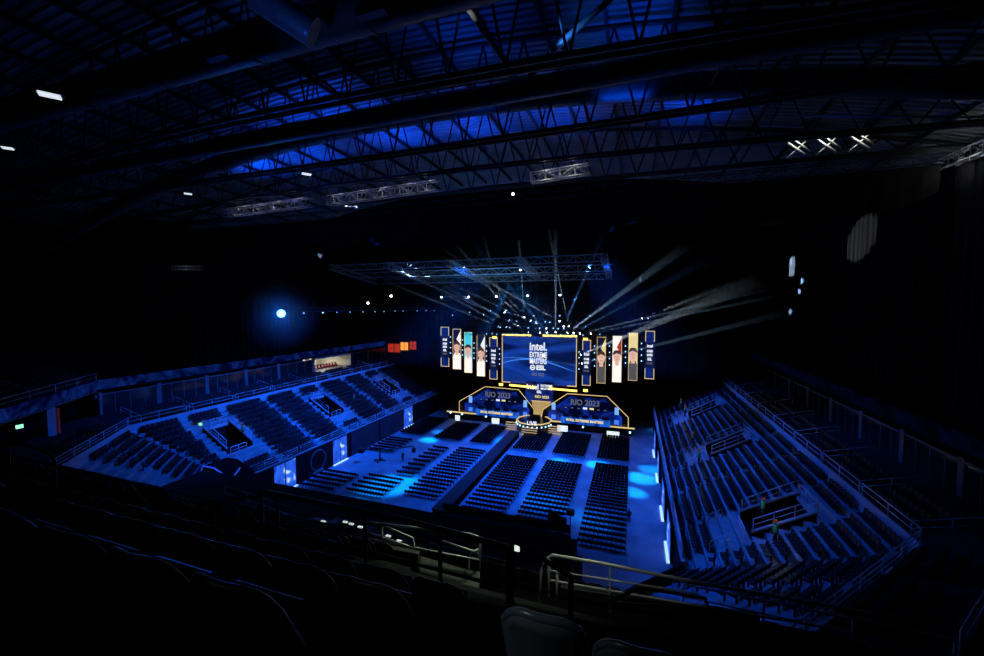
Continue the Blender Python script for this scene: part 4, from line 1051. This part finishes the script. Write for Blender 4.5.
# near seats (things with parts)
def near_seat_parts(shell):
    n=8; mb=MB()
    # back shell with rounded top and rolled edges
    cols=[]
    for k in range(n+1):
        t=-1+2*k/n; x=.235*t; bow=.07*t*t; top=.86-.10*abs(t)**4
        col=[]
        for j in range(7):
            f=j/6; z=.40+(top-.40)*f; yb=-.02-.13*f+bow
            col.append((x*(1-.06*f),yb,z))
        cols.append(col)
    off=len(mb.v)
    for c in cols:
        for v in c: mb.v.append(v)
    for c in cols:
        for v in c: mb.v.append((v[0],v[1]-.035,v[2]-.0))
    N=7; half=(n+1)*N
    for k in range(n):
        for j in range(N-1):
            a=k*N+j; mb.f.append([a,a+N,a+N+1,a+1]); mb.sm.append(True)
            mb.f.append([half+a,half+a+1,half+a+N+1,half+a+N]); mb.sm.append(True)
        a=k*N+N-1; mb.f.append([a,a+N,half+a+N,half+a]); mb.sm.append(True)
        a=k*N; mb.f.append([a,half+a,half+a+N,a+N]); mb.sm.append(True)
    for k in (0,n):
        for j in range(N-1):
            a=k*N+j; mb.f.append([a,a+1,half+a+1,half+a] if k==0 else [a,half+a,half+a+1,a+1]); mb.sm.append(True)
    back=mb.mesh('backrest',shell)
    rim=MB(); edge=[(-.24,.045,.44)]+[(.235*(-1+2*k/12)*(.94),-.165+.07*(-1+2*k/12)**2,.87-.10*abs(-1+2*k/12)**4) for k in range(13)]+[(.24,.045,.44)]
    rim.tube(edge,.022,8)
    rimm=rim.mesh('rolled_rim',shell)
    pan=MB(); pan.prism([(-.19,.0,.40),(-.19,.06,.39),(-.19,.07,.70),(-.19,.045,.715)],(.38,0,0))   # tipped up
    panm=pan.mesh('seat',shell)
    br=MB(); br.box((-.03,-.06,0),(.03,.05,.42)); br.box((-.2,-.02,.36),(.2,.03,.41)); brm=br.mesh('bracket',rail_d)
    return back,rimm,panm,brm
RB=near_seat_parts(redseat); GB=near_seat_parts(greyseat)
def near_seat(p,label,parts,group,rz=0,detail=True):
    e=empty('tier_seat',label,'stadium seat',p,rz,group)
    link('backrest',parts[0],e); link('seat',parts[2],e); link('rolled_rim',parts[1],e); link('bracket',parts[3],e)
    return e
# distances: front rows
hero=[(-.0,0)]
H=at(545,603,y=2.3)
nc=[]
for r,k in enumerate((-3,-2,-1,0,1)):
    y=2.2+RUN*k; z=tz(y)
    x=-1.45; i=0
    while x>-16:
        if not(-7.6<x<-6.5 and False):
            p=Vector((x,y-.15,z))
            if inframe(p+Vector((0,0,.8)),40) and not(y<.3 and x>-1.6): nc.append((p,r,i))
        x-=.52; i+=1
rowname={0:'the highest row',1:'the second row down',2:'the third row down',3:'the fourth row down',4:'the row behind the rail'}
cnt=0
for p,r,i in nc:
    near_seat(p,'dark red foreground seat in %s, %s from the aisle'%(rowname[r],ordn(i)),RB,'dark red seats in front of the camera'); cnt+=1
near_seat(Vector((H.x+.02,2.25,H.z-.89)),'big grey moulded seat back at the bottom centre of the view',GB,None).scale=(1.02,1.1,1.12)
H2=at(640,603,y=2.3)
near_seat(Vector((H2.x,2.25,H.z-.84)),'dark seat back just right of the big grey one at the bottom',GB,None)
lamp('SPOT','seat_fill_light',(-5,-1.5,30),(H.x-.1,2.2,H.z-.1),330,(.7,.9,1),.2,8,.8)  # added narrow fill to brighten the big grey seat back
low=[]
for k in range(4,14):
    y=2.2+RUN*k; z=tz(y); x=VX0-.9 if y<11.5 else 6; i=0
    while x>-42:
        p=Vector((x,y-.15,z))
        skip=(-9.4<x<-8.3) or (-24.4<x<-23.3)
        if not skip and y>5.2:
            if inframe(p+Vector((0,0,.8)),5): low.append(('near','',k,i,p,0)); i+=1
        x-=.54
low.sort(key=size,reverse=True)
room=300-cnt
for c in low[:room]:
    e=link('tier_seat',RB[0],None,c[4],None,'dark seat below the crossing rail, %s from the stairs, row %d down'%(ordn(c[3]),c[2]-3),'stadium seat','dark seats below the crossing rail')
    link('rolled_rim',RB[1],e)
mass(low[room:],'tier_seating',BSM,seat_m,'remaining dark seats filling the near upper tier at the left','stadium seats')

# crossing rails near the camera
def zr(y): return 26-.607*y
yN=4.4
def rp(px,py,y=yN): return at(px,py,y=y)
def tube_thing(paths,label,m,cat='railing',name='railing',r=.03,group=None):
    base=Vector(paths[0][0][0]); e=empty(name,label,cat,base,0,group)
    for pts,nm_,rr in paths:
        MB().tube([Vector(p)-base for p in pts],rr,8).build(nm_,m,e)
    return e
def floorpt(p): return Vector((p.x,p.y,tz(p.y)-.05))
# left one (ends with rounded corner)
A=rp(-30,432); B=rp(40,449); Cc=rp(52,455); D=rp(55,464)
G=floorpt(D)
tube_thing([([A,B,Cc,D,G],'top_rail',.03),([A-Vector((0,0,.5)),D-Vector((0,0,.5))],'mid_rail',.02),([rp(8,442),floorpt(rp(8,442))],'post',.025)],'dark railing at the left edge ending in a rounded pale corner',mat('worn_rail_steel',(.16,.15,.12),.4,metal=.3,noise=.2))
# middle long one
A=rp(261,491); B=rp(400,519); Cc=rp(500,545); D=rp(505,552)
pts=[A,B,Cc]
post=lambda q,r_=.028:([q,floorpt(q)],'post',r_)
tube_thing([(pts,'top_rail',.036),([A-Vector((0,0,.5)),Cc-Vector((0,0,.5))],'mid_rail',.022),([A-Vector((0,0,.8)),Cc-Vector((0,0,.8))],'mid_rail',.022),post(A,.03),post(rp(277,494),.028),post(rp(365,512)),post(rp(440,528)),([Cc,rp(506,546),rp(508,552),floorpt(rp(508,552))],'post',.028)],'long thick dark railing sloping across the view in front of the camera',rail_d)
A=rp(514,541); B=rp(570,576)
tube_thing([([rp(511,552),A,B,rp(571,580),floorpt(rp(571,580))],'top_rail',.03),([rp(512,541),floorpt(rp(512,541))],'post',.03)],'short blue-glinting handrail beside the stair mouth in front of the camera',rail_d)
A=rp(214,514); 
tube_thing([([floorpt(A),A,rp(218,505),rp(228,500),rp(262,496)],'top_rail',.022)],'thin curved handrail at the left end of the long dark railing',rail_d)
# right foreground
A=rp(640,583); B=rp(830,626)
tube_thing([([rp(604,573)-Vector((0,0,.35)),A-Vector((0,0,.05)),rp(705,598),rp(708,606),floorpt(rp(708,606))],'top_rail',.018),([rp(612,585)-Vector((0,0,.2)),rp(700,608)],'mid_rail',.014)],'thin dark railing at right of the stair mouth',rail_d)

# white rails round the stair mouth, lit
yW=8.7
def wp(px,py,y=yW): return at(px,py,y=y)
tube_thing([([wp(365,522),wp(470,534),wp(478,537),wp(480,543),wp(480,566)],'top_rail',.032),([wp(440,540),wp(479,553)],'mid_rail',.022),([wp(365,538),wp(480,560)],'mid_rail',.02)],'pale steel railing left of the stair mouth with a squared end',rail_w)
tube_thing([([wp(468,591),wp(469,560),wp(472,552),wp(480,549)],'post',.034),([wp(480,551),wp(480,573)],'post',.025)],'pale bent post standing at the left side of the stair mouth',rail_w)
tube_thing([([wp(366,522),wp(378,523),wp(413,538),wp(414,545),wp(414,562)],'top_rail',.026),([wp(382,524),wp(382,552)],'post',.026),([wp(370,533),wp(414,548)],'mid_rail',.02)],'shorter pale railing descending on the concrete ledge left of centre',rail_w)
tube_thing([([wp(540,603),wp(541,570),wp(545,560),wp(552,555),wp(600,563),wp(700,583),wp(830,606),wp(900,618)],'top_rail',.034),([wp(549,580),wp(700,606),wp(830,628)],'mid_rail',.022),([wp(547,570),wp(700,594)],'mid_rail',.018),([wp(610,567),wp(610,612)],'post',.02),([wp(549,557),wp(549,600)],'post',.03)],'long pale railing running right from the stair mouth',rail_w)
tube_thing([([wp(557,603),wp(557,573)],'post',.03),([wp(569,603),wp(569,578),wp(560,569),wp(548,565)],'post',.026)],'pair of pale posts at the right side of the stair mouth',rail_w)
# ledges round the stair mouth
lg=MB()
def quad(pts,th,name,m_,lb,cat='wall'):
    d=Vector((0,th,0)); mb=MB(); mb.prism(pts,d); return mb.build(name,m_,None,label=lb,cat=cat,kind='thing')
st=empty('stair_mouth','dark stair opening with concrete side walls in front of the camera','stair entrance',(VX0,6.9,15.6))
zt_=17.0
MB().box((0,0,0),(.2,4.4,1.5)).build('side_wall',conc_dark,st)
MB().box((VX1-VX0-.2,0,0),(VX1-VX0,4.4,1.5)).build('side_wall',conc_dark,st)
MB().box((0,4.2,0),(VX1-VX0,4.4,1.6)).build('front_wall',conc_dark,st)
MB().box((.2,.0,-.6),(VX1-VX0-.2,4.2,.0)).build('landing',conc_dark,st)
pal=mat('greenish_concrete',(.10,.11,.085),.85,noise=.3,scale=2)
for k in range(6):
    MB().box((.2,.1+k*.6,.0),(2.6,.7+k*.6,1.0-k*.15)).build('step',pal,st)
a=wp(338,545,8.3); b=wp(418,560,8.3)
quad([a-Vector((0,0,.55)),b-Vector((0,0,.55)),b+Vector((0,0,.15)),a+Vector((0,0,.15))],.15,'ledge_wall',pal,'pale greenish concrete ledge wall behind the seats left of the stair mouth')
a=wp(420,556,8.6); b=wp(480,572,8.6); c=wp(478,596,8.0); d=wp(420,583,8.0)
MB().prism([d,c,b,a],(0,0,-.15)).build('concrete_landing',pal,None,label='greenish concrete landing between the pale railings left of the stair mouth',cat='landing',kind='thing')
a=wp(560,588,8.9); b=wp(760,618,8.9)
quad([a-Vector((0,0,.7)),b-Vector((0,0,.7)),b,a],.15,'ledge_wall',near_conc,'concrete ledge wall below the long pale railing at the right')

# press tables with small lamps beyond the parapet at the left (standing on the lower tier end)
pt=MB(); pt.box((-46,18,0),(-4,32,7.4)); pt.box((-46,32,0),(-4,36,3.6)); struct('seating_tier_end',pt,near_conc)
for k,(px,py) in enumerate(((323,521.5),(351,524),(360,527),(388,536),(399,541),(345,522))):
    p=at(px,py,z=8.3)
    e=empty('press_desk','press table with a white light beyond the near seats, %s from the left'%ORD[[0,2,3,4,5,1][k]],'table',(p.x,p.y,7.4),0,'press tables at the end of the lower tier')
    h=p.z-7.4
    MB().box((-1.3,-.5,h-.12),(1.3,.5,h-.06)).build('table_top',wood_m,e)
    for xx in (-1.2,1.1): MB().box((xx,-.4,0),(xx+.1,.4,h-.12)).build('leg',lampbody,e)
    MB().box((-.2,-.05,h-.05),(.2,.12,h+.03)).build('glowing_paper',mat('self_glowing_paper',(.8,.8,.75),.6,emit=(.8,.9,.85),power=.7),e)  # small white light of the table, put in as a self-glowing paper
lamp_p=at(516,556,y=20); 
e=empty('table_monitor','small white glowing monitor beyond the stair mouth','monitor',(lamp_p.x,24,0)); p=at(516,549,y=24); e.location=(p.x,24,7.4)
MB().box((-.18,0,p.z-7.4-.15),(.22,.06,p.z-7.4+.2)).build('screen',white_s,e); MB().box((-.05,0.06,0),(.05,.14,p.z-7.4)).build('stand',lampbody,e); MB().box((-.25,-.1,0),(.25,.2,.05)).build('base',lampbody,e)
for k,(a,b) in enumerate((((225,486),(320,517)),((430,543),(560,575)),((440,553),(600,590)))):
    p=at(*a,y=20); q=at(*b,y=20)
    tube_thing([([p,q],'top_rail',.04),([p-Vector((0,0,.5)),q-Vector((0,0,.5))],'mid_rail',.03)]+[([p.lerp(q,f),p.lerp(q,f)-Vector((0,0,1.0))],'post',.03) for f in (0,.25,.5,.75,1)],'blue-lit railing seen beyond the near parapet, %s from the left'%ORD[k],rail_m,group='blue-lit railings beyond the near parapet')
# analyst canopy at the near left corner of the lower bowl
o=at(218,489,z=4.6); e=empty('lit_canopy','small black canopy edged with blue light at the near left corner of the bowl','canopy',o)
pts=[Vector(at(a,b,y=o.y)) - o for a,b in ((197,487),(203,466),(214,468),(231,480),(240,468),(240,478),(234,491))]
bl=mat('blue_edge_light',(.02,.05,.4),.5,emit=(.02,.12,1),power=.55)
m=MB(); m.tube([pts[0],pts[1],pts[2],pts[3],pts[4]],.09,5); m.build('edge_light',bl,e)
m=MB(); m.tube([pts[3],pts[6],pts[0]],.09,5); m.build('edge_light',bl,e)
MB().prism([pts[0],pts[3],pts[2],pts[1]],(0,3,0)).build('roof_panel',black,e)
MB().prism([pts[0],pts[6],pts[3]],(0,3,0)).build('front_panel',black,e)

# ------------------------------------------------------------------ people
def skinned(joints,edges,radii,m,name,root=0):
    me=bpy.data.meshes.new(name); me.from_pydata(joints,edges,[])
    o=bpy.data.objects.new(name,me); C.objects.link(o)
    o.modifiers.new('s','SKIN'); o.modifiers.new('u','SUBSURF').levels=1
    for v,r in zip(me.skin_vertices[0].data,radii): v.radius=(r,r) if not isinstance(r,tuple) else r
    me.skin_vertices[0].data[root].use_root=True
    dg=bpy.context.evaluated_depsgraph_get(); ev=o.evaluated_get(dg)
    out=bpy.data.meshes.new_from_object(ev); out.materials.clear(); out.materials.append(m)
    for p_ in out.polygons: p_.use_smooth=True
    bpy.data.objects.remove(o)
    return out
J=[(0,0,.95),(0,.0,1.15),(0,.01,1.36),(0,.01,1.50),(0,.02,1.58),(0,.03,1.70),
   (-.19,0,1.42),(-.24,.02,1.15),(-.20,.16,.95),(-.17,.22,.88),(.19,0,1.42),(.24,.02,1.15),(.20,.16,.95),(.17,.22,.88),
   (-.1,0,.88),(-.11,.02,.48),(-.11,0,.09),(-.11,.14,.04),(.1,0,.88),(.11,.02,.48),(.11,0,.09),(.11,.14,.04)]
Ed=[(0,1),(1,2),(2,3),(3,4),(4,5),(2,6),(6,7),(7,8),(8,9),(2,10),(10,11),(11,12),(12,13),(0,14),(14,15),(15,16),(16,17),(0,18),(18,19),(19,20),(20,21)]
Rr=[(.16,.12),(.15,.11),(.17,.11),.06,.07,.10,.07,.045,.035,.035,.07,.045,.035,.035,.09,.06,.045,.04,.09,.06,.045,.04]
BODY=skinned(J,Ed,Rr,cloth_k,'body')
vestm=MB(); 
ringv=lambda z,a,b,n=12:[(a*math.cos(2*PI*k/n),b*math.sin(2*PI*k/n)+.01,z) for k in range(n)]
def loft(rings):
    mb=MB(); n=len(rings[0])
    for r in rings: mb.v+= [tuple(v) for v in r]
    for i in range(len(rings)-1):
        for k in range(n): mb.f.append([i*n+k,i*n+(k+1)%n,(i+1)*n+(k+1)%n,(i+1)*n+k]); mb.sm.append(True)
    mb.f.append([(len(rings)-1)*n+k for k in range(n)]); mb.sm.append(True)
    mb.f.append([k for k in range(n)][::-1]); mb.sm.append(False)
    return mb
VEST=loft([ringv(.92,.21,.16),ringv(1.15,.2,.155),ringv(1.38,.24,.15),ringv(1.48,.17,.11),ringv(1.5,.08,.08)]).mesh('vest',vest_m)
HEAD=loft([ringv(1.55,.045,.05),ringv(1.60,.08,.10),ringv(1.68,.095,.115),ringv(1.75,.085,.10),ringv(1.79,.03,.04)]).mesh('head',skin_m)
fm=MB(); fm.box((-.015,.11,1.65),(.015,.15,1.68)); fm.box((-.03,.11,1.615),(.03,.125,1.622)); fm.box((-.045,.115,1.69),(-.02,.13,1.70)); fm.box((.02,.115,1.69),(.045,.13,1.70)); FACE=fm.mesh('face_features',cloth_k)
cp=loft([ringv(1.69,.12,.14),ringv(1.77,.125,.145),ringv(1.85,.09,.11),ringv(1.88,.03,.03)]); cp.prism([(-.09,.1,1.71),(.09,.1,1.71),(.07,.24,1.70),(-.07,.24,1.70)],(0,0,.02)); CAP=cp.mesh('cap',cap_m)
def hand_mesh():
    mb=MB()
    for s in (-1,1):
        bx=s*.17; mb.box((bx-.035,.21,.80),(bx+.035,.24,.88))
        for k in range(4):
            x=bx-.03+.02*k; mb.tube([(x,.225,.81),(x,.24,.77),(x,.23,.735+.008*abs(k-1.5))],.009,5)
        mb.tube([(bx+s*-.035,.225,.86),(bx-s*.065,.245,.82)],.01,5)
    return mb.mesh('hands',skin_m)
HAND=hand_mesh()
def person(p,rz,label,vest=True,cap=True,s=1.15):
    e=empty('person',label,'person',p,rz); e.scale=(s,s,s)
    b=link('body',BODY,e); link('head',HEAD,e); link('face_features',FACE,e); link('hands',HAND,e)
    if vest: link('vest',VEST,e)
    if cap: link('cap',CAP,e)
def bowlpt(px,py,side):
    d=FW+RT*((px-CX)/F)-UP*((py-CY)/F); s=DZ/DX; off=3.75
    if side>0: t=(off-s*4.4-26)/(d.z-s*d.x)
    else: t=(off-s*46.4-26)/(d.z+s*d.x)
    p=EYE+d*t
    i=int(((p.x-4.4) if side>0 else (-46.4-p.x))/DX)
    p.z=rowz(max(0,min(13,i))); return p
G=[(243,433,-1,'person in orange cap and green vest beside the left bowl tunnel mouth'),(354,402,-1,'person in orange cap and vest at the second left tunnel mouth'),(394,388,-1,'person in orange cap and vest at the far left tunnel mouth'),
   (763,515,1,'person in orange cap and green vest behind the railing of the nearest right tunnel mouth'),(775,541,1,'person in orange cap and green vest on the steps of the nearest right tunnel mouth'),
   (681,408,1,'person in red cap high up the far right steps, left of a pair'),(685,415,1,'person in red cap low on the far right steps, right of a pair'),(693,442,1,'person in red cap and vest on the middle right steps'),(699,462,1,'person in dark clothes and orange cap on the right steps')]
for x,y,s_,lb in G:
    P_=bowlpt(x,y,s_); person(P_,PI/2*s_+.3,lb); lamp('POINT','cap_fill_light',P_+Vector((-.3*s_,-1.3,2.3)),None,13,(1,.85,.65),.15)  # added fill beside each guard to bring out the cap colour
p=at(237,491,z=9.4); person(Vector((p.x,p.y,7.4)),PI,'person in orange cap and green vest at the left beyond the near seats')
p=at(418,540,z=9.4); person(Vector((p.x,p.y,7.4)),0,'person in red cap and green vest just beyond the concrete ledge')
p=at(629,523,z=0); person(Vector((p.x,p.y,0)),0,'person in black standing right of the nearest floor block',False,False,1.0)
p=at(403,462,z=0); person(Vector((p.x,p.y,0)),1,'person in black operating the camera crane',False,False,1.0)

# ------------------------------------------------------------------ haze over the stage
hz=MB().box((-66,70,8),(24,93,37)).build('stage_haze',None,None,label='thin smoke haze hanging over the stage and its light beams',cat='haze',kind='stuff') if False else None
def puff(name,centre,radius,dens,p=1.0):
    m=bpy.data.materials.new(name); m.use_nodes=True; nt=m.node_tree; nt.nodes.clear()
    out=nt.nodes.new('ShaderNodeOutputMaterial'); v=nt.nodes.new('ShaderNodeVolumeScatter'); tc=nt.nodes.new('ShaderNodeTexCoord')
    sb=nt.nodes.new('ShaderNodeVectorMath'); sb.operation='SUBTRACT'; sb.inputs[1].default_value=centre
    sc_=nt.nodes.new('ShaderNodeVectorMath'); sc_.operation='MULTIPLY'; sc_.inputs[1].default_value=[1/r for r in radius]
    ln=nt.nodes.new('ShaderNodeVectorMath'); ln.operation='LENGTH'; mr=nt.nodes.new('ShaderNodeMapRange')
    mr.inputs['From Min'].default_value=0; mr.inputs['From Max'].default_value=1; mr.inputs['To Min'].default_value=dens; mr.inputs['To Max'].default_value=0
    nt.links.new(tc.outputs['Object'],sb.inputs[0]); nt.links.new(sb.outputs[0],sc_.inputs[0]); nt.links.new(sc_.outputs[0],ln.inputs[0]); nt.links.new(ln.outputs['Value'],mr.inputs['Value'])
    nt.links.new(mr.outputs['Result'],v.inputs['Density']); nt.links.new(v.outputs[0],out.inputs['Volume'])
    return m
hm=puff('stage_haze',(-18,83,21),(44,22,21),.0042)
pm_=bpy.data.materials.new('lamp_haze'); pm_.use_nodes=True; nt=pm_.node_tree; nt.nodes.clear()
out=nt.nodes.new('ShaderNodeOutputMaterial'); v2=nt.nodes.new('ShaderNodeVolumeScatter'); tc=nt.nodes.new('ShaderNodeTexCoord')
ln=nt.nodes.new('ShaderNodeVectorMath'); ln.operation='LENGTH'; mr=nt.nodes.new('ShaderNodeMapRange')
mr.inputs['From Min'].default_value=0; mr.inputs['From Max'].default_value=5.8; mr.inputs['To Min'].default_value=.06; mr.inputs['To Max'].default_value=0
nt.links.new(tc.outputs['Object'],ln.inputs[0]); nt.links.new(ln.outputs['Value'],mr.inputs['Value']); nt.links.new(mr.outputs['Result'],v2.inputs['Density']); nt.links.new(v2.outputs[0],out.inputs['Volume'])
ball=loft([[(6*math.sin(PI*j/12)*math.cos(2*PI*k/20),6*math.sin(PI*j/12)*math.sin(2*PI*k/20),6*math.cos(PI*j/12)) for k in range(20)] for j in range(1,12)][::-1])
ball.build('lamp_haze',pm_,None,loc=PB,label='smoke haze glowing around the dazzling blue beam lamp',cat='haze',kind='stuff')
hzo=MB().box((-60,62,14),(24.5,95.5,41.5)).build('stage_haze',hm,None,label='thin smoke haze hanging over the stage and its light beams',cat='haze',kind='stuff')

# ------------------------------------------------------------------ light
w=bpy.data.worlds.new('world'); sc.world=w; w.use_nodes=True
w.node_tree.nodes['Background'].inputs['Color'].default_value=(.0,.0,.002,1); w.node_tree.nodes['Background'].inputs['Strength'].default_value=.15
BL=(.002,.10,1.0)
# wash from the flown rig on the floor and the bowls
lamp('AREA','floor_wash',(-20,62,36),(-20,64,0),8500,BL,18,shape=12,spread=75)
lamp('AREA','left_bowl_wash',(-30,58,33),(-53,56,6),5200,BL,6,shape=6,spread=60)
lamp('AREA','left_bowl_wash',(-30,76,33),(-53,76,6),2600,BL,6,shape=6,spread=50)
lamp('AREA','left_bowl_wash',(-30,44,33),(-56,38,8),1700,BL,6,shape=6,spread=55)
lamp('AREA','right_bowl_wash',(-6,62,33),(9,54,6),1700,BL,6,shape=6,spread=60)
lamp('AREA','right_bowl_wash',(-6,76,33),(9,78,6),1300,BL,6,shape=6,spread=50)
lamp('AREA','right_bowl_wash',(-6,44,33),(9,34,6),550,BL,6,shape=6,spread=45)
lamp('SPOT','pool_light',(-20,80,30),at(665,440,z=3),30000,(0,.24,1),.3,6,.8)
def pool(px,py,e,ang=9):
    t=at(px,py,z=0); lamp('SPOT','pool_light',(-20,69,31),t,e,(.0,.26,1),.3,ang*1.45,.8)
for px,py,en,an in ((598,465,26000,5),(640,478,26000,5.5),(632,492,22000,4),(655,470,16000,5),(429,440,24000,4.5),(440,432,12000,4),(390,485,22000,9),(560,462,16000,5),(500,440,9000,5),(545,500,3500,8),(590,520,3500,6),(660,430,9000,4)):
    pool(px,py,en*16.0,an)
# roof wash
for x,y,e_ in ((-45,38.5,520),(-38,40,420),(-29,34,330),(-26,39.5,620),(-17,40,420),(-8,40,260),(-1,29,100),(4,40,160),(-34,34,160),(-12,28,70)):
    lamp('AREA','roof_wash',(x,y,39.6),(x+.5,y,46),e_*.8,(.0,.07,1.0),3,spread=105)
for x,z in ((-47,38),(-44,38.1),(-41,38.2),(-38,38.2),(-32,38.3),(-29,38.3),(-26,38.4),(-23,38.5),(-20.5,38.5)):
    lamp('POINT','truss_light',(x,37.6,z-.1),None,7,(1,1,.95),.1)
lamp('POINT','truss_light',(-8,37.6,38.1),None,16,(1,1,.9),.1); lamp('POINT','truss_light',(-5.5,37.6,38.2),None,16,(1,1,.9),.1)
for x in (11.6,13.5,15.5): lamp('SPOT','truss_light',(x,36.6,40.2),(x,38,38.3),420,(1,1,.95),.1,40,.8)
for y in (44,40,36): lamp('POINT','truss_light',(24.2,y,37.2),None,16,(1,1,.95),.1)
lamp('SPOT','drape_light',(4,83,25),at(860,240,x=25.2),62000,(.9,.95,1),.1,9,.3)
T=at(578,26,z=39.9); lamp('SPOT','strut_light',T+Vector((-.8,-2.6,-1.6)),T,330,(.03,.25,1),.2,46,.6)
T=at(470,12,z=41); lamp('SPOT','strut_light',T+Vector((0,-2,-2.5)),T,120,(1,1,.95),.2,16,.5)
lamp('AREA','stage_grid_wash',(-30,78,28),(-30,78,36),500,(.15,.5,1),20,shape=6)
# dazzling blue beam toward the upper tier
lamp('SPOT','blue_beam',PB+(EYE-PB).normalized()*.7,EYE+Vector((0,2,-1)),3000,(.0,.11,1),.1,150,.9)
# service light on the stair mouth
lamp('SPOT','stair_light',(-1.5,12.5,27),(-3.2,8.6,20.3),1000,(.85,1,.78),.3,50,.9)
lamp('SPOT','rail_light',(-2.0,5.0,29),(-1.4,8.8,20.6),260,(.9,1,.8),.2,34,.9)

sc.view_settings.view_transform='Standard'; sc.view_settings.look='None'; sc.view_settings.exposure=0; sc.view_settings.gamma=1
sc.view_settings.use_curve_mapping=False
sc.cycles.use_denoising=True
sc.cycles.max_bounces=4; sc.cycles.diffuse_bounces=2; sc.cycles.glossy_bounces=2; sc.cycles.volume_bounces=0
sc.cycles.caustics_reflective=False; sc.cycles.caustics_refractive=False
sc.cycles.sample_clamp_indirect=2
